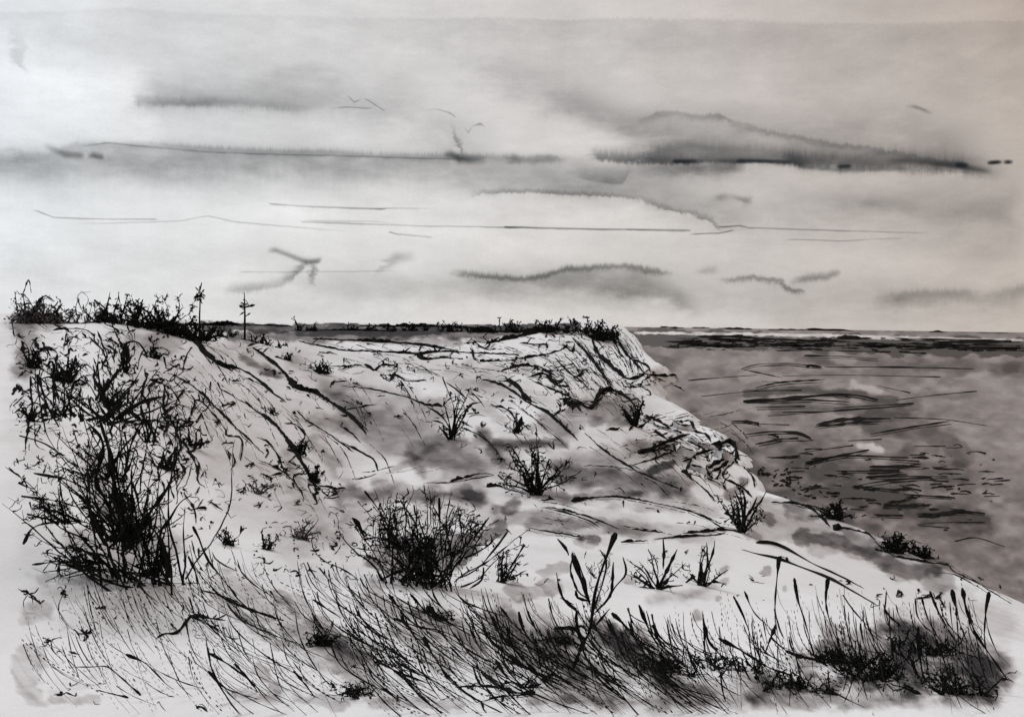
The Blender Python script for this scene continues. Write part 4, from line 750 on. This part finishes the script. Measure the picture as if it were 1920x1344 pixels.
# ---- sapling in the foreground
bq = hit(1073, 1258); e = empty('sapling', bq, 'tall bare black sapling with forked branches rising from the front grass', 'sapling'); a, c, t_ = MB(), MB(), MB()
stem(a, R5((1285,1060),(1310,990),(1345,890),(1395,790),(1410,700),(1430,560),(1480,400),(1545,235))[::-1], 12, bq[1], 'head', depth=.12)
stem(a, R5((1300,1010),(1350,880),(1395,790)), 10, bq[1], 'mid', depth=.05, base=0)
for w, p in [(8,R5((1400,640),(1350,500),(1300,360),(1310,350))),(4,R5((1300,370),(1290,450),(1330,560),(1390,610))),(5,R5((1390,610),(1360,480),(1330,400),(1310,350))),(6,R5((1280,360),(1260,320),(1215,270))),(8,R5((1360,870),(1320,780),(1250,770),(1195,775))),
  (5,R5((1380,760),(1330,680),(1260,620),(1230,560),(1210,460))),(4,R5((1420,690),(1490,620),(1540,540),(1600,465),(1585,370))),(5,R5((1480,640),(1520,560),(1530,400))),(7,R5((1390,620),(1330,600),(1320,560))),(4,R5((1310,640),(1230,600))),(6,R5((1380,830),(1330,790),(1320,655))),
  (4,R5((1410,700),(1490,430),(1455,330))),(6,R5((1400,800),(1350,760),(1310,770))),(4,R5((1420,770),(1510,660)))]:
    stem(c, p, w*1.25, bq[1], 'mid', depth=.5, base=0)
for _ in range(80):
    x = random.uniform(1290, 1520); y = random.uniform(380, 820); l = random.uniform(20, 60)
    x = 1405+(x-1405)*(900-y)/600+ (800-y)*.12; stem(t_, R5((x, y), (x+random.uniform(-l, l)*.5, y-l*.6), (x+random.uniform(-l, l)*.8, y-l)), random.uniform(.9, 2), bq[1]+random.uniform(-.1, .1), 'mid', base=0)
a.build('trunk', INK, e); c.build('branches', INK, e); t_.build('twig_mass', INK, e)  # last mesh is short bare twigs
# ---- wood lying about
def lying(name, pp, w, lab, kind='mid', extra=()):
    m = MB(); P = smooth_path(pp, 6); Q = np.array([hit(x, y) for x, y in P]); s_ = np.linalg.norm(Q-EYE, axis=1)/F; r = press(len(P), w, kind); Q[:, 2] += r*s_*.8; m.tube(Q, r*s_, 7)
    for ww, p in extra: ground_line(m, p, ww, 'head', lift=.8)
    single(m, name, INK, lab, 'branch' if name != 'driftwood_pole' else 'driftwood')
lying('fallen_branch', R4((880,830),(930,805),(990,805),(1040,750),(1080,705),(1150,715),(1270,730)), 6, 'crooked black fallen branch lying in the thin grass at lower left', extra=[(4,R4((1080,710),(1180,760),(1300,830),(1350,830))),(5,R4((960,750),(1000,790))),(4,R4((1130,700),(1200,720),(1270,700)))])
lying('fallen_branch', R5((640,1105),(760,1100),(880,1110),(960,1135),(1090,1145)), 10, 'long straight fallen branch lying at the bottom below the middle grass', 'tail', extra=[(5,R5((960,1130),(860,1090),(790,1020))),(6,R5((1090,1145),(900,1160),(760,1190)))])
lying('fallen_branch', R4((400,990),(500,992),(600,990),(680,1050),(790,1150)), 5, 'thin bent fallen branch in the bottom left corner', 'tail')
lying('fallen_branch', R4((540,1120),(620,1140),(720,1165)), 5, 'short fallen twig below the thin bent branch in the bottom left corner', 'tail')
lying('driftwood_pole', R6((415,295),(500,300),(600,340),(750,420),(900,490),(1020,550)), 8, 'upper of two long thin driftwood poles on the right slope', 'head')
lying('driftwood_pole', R6((330,330),(430,360),(530,385),(700,445),(850,510),(980,580),(1085,640)), 6, 'lower of two long thin driftwood poles on the right slope', 'mid', extra=[(6,R6((530,380),(580,395),(585,380),(545,370)))])
# ---- tall reeds at lower right, each one a thing
REED = [
 ((540,395),(530,500),(520,650),(540,760),(570,830),7,9,'tall straight reed whose dark head overlaps the lower driftwood pole'),
 ((815,510),(805,600),(815,690),(850,800),(880,860),7,9,'reed with a dark blob head at the lower end of the driftwood poles'),
 ((630,505),(650,620),(690,740),(740,930),None,8,6,'reed with a thick bulging tip between the two headed reeds by the driftwood'),
 ((1145,575),(1140,720),(1200,800),(1240,860),None,5,3,'slim upright reed right of the driftwood poles'),
 ((1520,580),(1540,680),(1550,830),(1560,930),None,6,10,'reed with a flat dark head, left of the three at the right edge'),
 ((1575,560),(1600,680),(1650,800),(1700,880),(1830,1065),10,6,'longest leaning reed in the bottom right corner'),
 ((1720,590),(1705,680),(1700,850),(1750,1050),None,6,9,'rightmost reed, with a slanting dark head'),
 ((1310,620),(1320,700),(1360,760),(1450,830),None,6,4,'reed bending right at the left rim of the dark scrub'),
 ((1395,575),(1430,660),(1500,790),(1560,880),None,7,5,'straight slanting reed in front of the darkest scrub'),
 ((1325,780),(1330,900),(1350,1030),(1360,1060),None,11,6,'short thick black reed inside the dark scrub'),
 ((520,765),(490,840),(465,910),None,None,11,6,'short thick reed leaning left among the thin grass'),
 ((215,835),(300,880),(400,940),(480,990),(620,1040),11,6,'thick reed lying almost flat at the left of the reed bed'),
 ((595,905),(660,930),(750,950),(820,985),None,12,7,'fat black reed tip lying low in the reed bed'),
 ((120,750),(150,850),(230,940),(260,980),None,10,5,'thick tipped reed at the left end of the reed bed'),
 ((905,590),(960,670),(1060,780),(1120,830),None,5,3,'thin slanting reed halfway along the reed bed'),
 ((1345,600),(1380,720),(1460,860),(1540,960),None,5,3,'thin reed crossing the dark scrub'),
 ((290,600),(340,700),(400,860),(460,990),None,6,4,'long thin reed at the left of the reed bed'),
 ((350,570),(400,680),(500,780),(560,860),None,5,3,'pale arching reed right of the long thin reed')]
for *pp, w, hd, lab in REED:
    pp = [p for p in pp if p]; P = R6(*pp); bq = hit(*P[-1]); e = empty('reed', bq, lab, 'reed', 'reeds in the lower right corner'); a, c = MB(), MB()
    stem(a, P, w, bq[1], 'head', depth=.25); a.build('stalk', INK, e)
    s_ = bq[1]/F; o = at(*P[0], bq[1]); d_ = at(*P[1], bq[1])-o; d_ = unit(d_)
    c.tube(np.array([o-d_*hd*s_*.9, o-d_*hd*s_*.2, o+d_*hd*s_*1.2, o+d_*hd*s_*2.4]), np.array([.25, .62, .5, .15])*hd*s_*.8, 6); c.build('seed_head', INK, e)
# dried flower heads at lower left
for x, y, x2, y2, lab in [(95,1200,190,1290,'nodding dried flower with a long dotted stalk at lower left'),(160,1188,190,1260,'dried flower with curled petals right of the nodding one at lower left'),(120,1108,112,1160,'small dark dried flower head high in the lower left grass'),(55,1112,45,1140,'dried flower closest to the left edge'),(188,1139,165,1095,'dark dried seed pod in the lower left grass')]:
    bq = hit(x2, max(y2, y)); e = empty('dried_flower', bq, lab, 'flower'); a, c = MB(), MB(); stem(a, [(x, y), ((x+x2)/2-6, (y+y2)/2), (x2, y2)], 2.2, bq[1], 'mid'); a.build('stalk', THIN, e)
    for _ in range(12):
        X_, Y_ = x+random.gauss(0, 7), y+random.gauss(0, 5); stem(c, [(x, y), (X_, Y_), (X_+random.gauss(0, 5), Y_+random.gauss(0, 4))], random.uniform(1.5, 4.5), bq[1], 'mid', base=0)
    c.build('flower_head', INK, e)
# ---- dark scrub tangles at the bottom
for bx, by, h, hw, n, lab in [(1262,1262,34,62,46,'low black scrub tangle right of the sapling, in the front grass'),(1365,1256,26,52,30,'flat thin scrub between the sapling scrub and the reed bed'),(1500,1292,30,66,48,'flat black matted scrub at the bottom of the reed bed'),(1570,1242,34,44,34,'dark scrub mound in the middle of the reed bed'),
   (1660,1270,56,78,60,'broad dark scrub tangle in the right part of the reed bed'),(1790,1300,62,62,46,'spiky dark scrub fan in the bottom right corner'),(1730,1226,44,60,34,'dark scrub behind the spiky fan at lower right'),(1052,1206,26,34,22,'small dark scrub at the foot of the sapling'),(826,1160,24,30,12,'black blotted weed in the middle grass'),(662,1302,26,46,26,'small dark crouching weed at the bottom edge'),(985,1290,16,60,14,'thin flat scrub at the bottom edge below the sapling')]:
    plant('scrub', lab, 'scrub', bx, by, h, hw, int(n*.6), -85, 85, r0=2.6, twigs=6, tl=17, blot=.7, core=.45, leaves=5, lsz=6, minlen=.4, wig=.35, mats=(INK, INK, DARKLEAF))
# ---- grass
def blades(mb, n, region, dx, dy, bend, w=(1.2, 3.4), pale=None, kinds=('head', 'head', 'mid'), dotp=.25):
    k = 0
    while k < n:
        x = random.uniform(region[0], region[2]); f = (x-region[0])/(region[2]-region[0]); lo = region[1]+(region[4]-region[1])*f
        y = lo+(region[3]-lo)*random.random()**1.15; sc = random.uniform(.45, 1.15); a = random.uniform(*dx)*sc; b = random.uniform(*dy)*sc
        pp = [(x, y), (x+a*(.5-bend*.5)*.6, y+b*.36), (x+a*(.62-bend*.2), y+b*.7), (x+a, y+b)]
        yb = min(y+b, 1338); pb = hit(min(max(pp[-1][0], -40), 1960), yb); wd = random.uniform(*w)*(1.7 if random.random() < .1 else 1)
        if random.random() < dotp:
            P = smooth_path(pp, 5); Q = at(P[:, 0], P[:, 1], pb[1]+(len(P)-np.arange(len(P)))*random.uniform(-.012, .012)*pb[1]*.2)
            for j in range(0, len(P)-2, 2):
                if random.random() < .8: mb.tube(Q[j:j+2], np.array([.5, .55])*wd*.6*pb[1]/F, 3)
        else: stem(mb, pp, wd, pb[1], random.choice(kinds), depth=.4, wob=.7, step=12)
        k += 1
m = MB(); mp = MB()
blades(m, 330, (345,1010,1260,1250,1150), (60,170), (70,170), .55, w=(1.2, 3.8), dotp=.15)
blades(m, 170, (640,1110,1260,1240,1160), (70,180), (80,160), .5, w=(1.6, 5))
for w, p in [(9,R5((385,575),(500,700),(620,760))),(17,R5((480,650),(540,700),(630,755))),(9,R5((460,820),(520,930),(600,1040),(760,1185))),(6,R5((610,875),(700,960),(800,1020),(900,1090))),(10,R5((935,770),(960,870),(1060,980),(1180,1090))),(9,R5((860,860),(960,930),(1080,1020),(1160,1100))),
  (8,R5((1085,830),(1110,930),(1130,1040))),(12,R5((785,1015),(870,1080),(980,1150))),(9,R5((1390,960),(1480,1060),(1615,1190))),(5,R5((1170,900),(1185,980),(1190,1060))),(9,R5((1520,685),(1600,760),(1700,870),(1830,950))),(8,R5((1675,640),(1720,760),(1790,880),(1850,930))),
  (6,R4((1285,650),(1370,740),(1450,800),(1530,835))),(9,R4((1085,200),(1120,270),(1150,350),(1200,430),(1330,590))),(9,R4((1060,370),(1100,460),(1110,530))),(5,R4((1140,560),(1250,590),(1380,650),(1500,780))),(7,R4((710,920),(820,970),(930,1080),(980,1115))),
  (8,R4((1175,910),(1300,985),(1420,1080),(1500,1150))),(10,R4((1320,970),(1400,1060),(1450,1130))),(7,R4((1170,1010),(1270,1110),(1450,1170))),(8,R4((1650,1010),(1720,1090),(1770,1160))),(8,R4((1760,610),(1850,670),(1920,715))),(6,R4((1520,560),(1560,630))),(5,R4((1795,430),(1850,500),(1920,560))),
  (6,R5((295,715),(420,760),(560,800),(700,880))),(6,R5((265,580),(400,740),(600,800),(760,900))),(5,R5((660,590),(780,700),(900,790))),(5,R5((890,650),(1000,780),(1120,880),(1300,960)))]:
    b_ = hit(p[-1][0], min(1338, p[-1][1])); stem(m, p, w, b_[1], 'head', depth=.3)
blades(mp, 190, (345,1020,1250,1250,1150), (60,150), (60,150), .5, w=(.9, 2.0), dotp=.6)
single(m, 'beach_grass', INK, 'dark windblown grass leaning left across the middle of the foreground', 'grass', kind='stuff')
single(mp, 'beach_grass', THIN, 'fine grey windblown grass mixed into the middle of the foreground', 'grass', kind='stuff')
m = MB(); blades(m, 36, (40,1090,360,1230,1060), (20,90), (60,130), .2, w=(1.2, 3.0)); blades(m, 90, (120,1040,420,1180,1040), (30,90), (50,120), .3, w=(1.2, 3))
blades(m, 26, (40,1180,640,1290,1200), (40,110), (30,70), .1, w=(1.5, 4))
single(m, 'beach_grass', INK, 'sparse dark grass at lower left below the tallest tangle', 'grass', kind='stuff')
m = MB(); blades(m, 70, (40,1080,420,1260,1080), (20,80), (60,120), .2, w=(.9, 1.7), dotp=.85); single(m, 'beach_grass', THIN, 'faint dotted grass stems at lower left', 'grass', kind='stuff')
m = MB(); blades(m, 170, (1240,1150,1850,1210,1120), (10,90), (70,170), .5, w=(1.2, 3.6)); blades(m, 130, (1240,1200,1840,1270,1180), (-20,100), (30,90), .4, w=(1.5, 5))
single(m, 'beach_grass', INK, 'dark upright grass around the reeds at lower right', 'grass', kind='stuff')
m = MB(); blades(m, 90, (1260,1100,1860,1220,1090), (0,60), (70,160), .4, w=(.9, 1.7), dotp=.7); single(m, 'beach_grass', THIN, 'faint grass stems around the reeds at lower right', 'grass', kind='stuff')
# small flecks: dry leaves and stones caught on the slopes
m = MB()
FL = [(330,820,640,1080,150),(360,640,1100,800,260),(860,800,1350,1000,70),(1380,1080,1900,1130,26),(30,620,350,900,420),(40,1080,400,1330,50),(950,1030,1300,1100,22),(640,1240,1000,1330,30)]
for x0, y0, x1, y1, n in FL:
    for _ in range(n):
        x = random.uniform(x0, x1); y = random.uniform(y0, y1); P = [(x, y)]
        for _ in range(random.randint(1, 3)): P.append((P[-1][0]+random.gauss(2, 7), P[-1][1]+random.gauss(1, 5)))
        ground_line(m, P, random.uniform(1.0, 3.8), random.choice(['head', 'mid']), lift=.6)
single(m, 'dry_litter', INK, 'flecks of dry twigs and leaves scattered over the pale slopes', 'litter', kind='stuff')
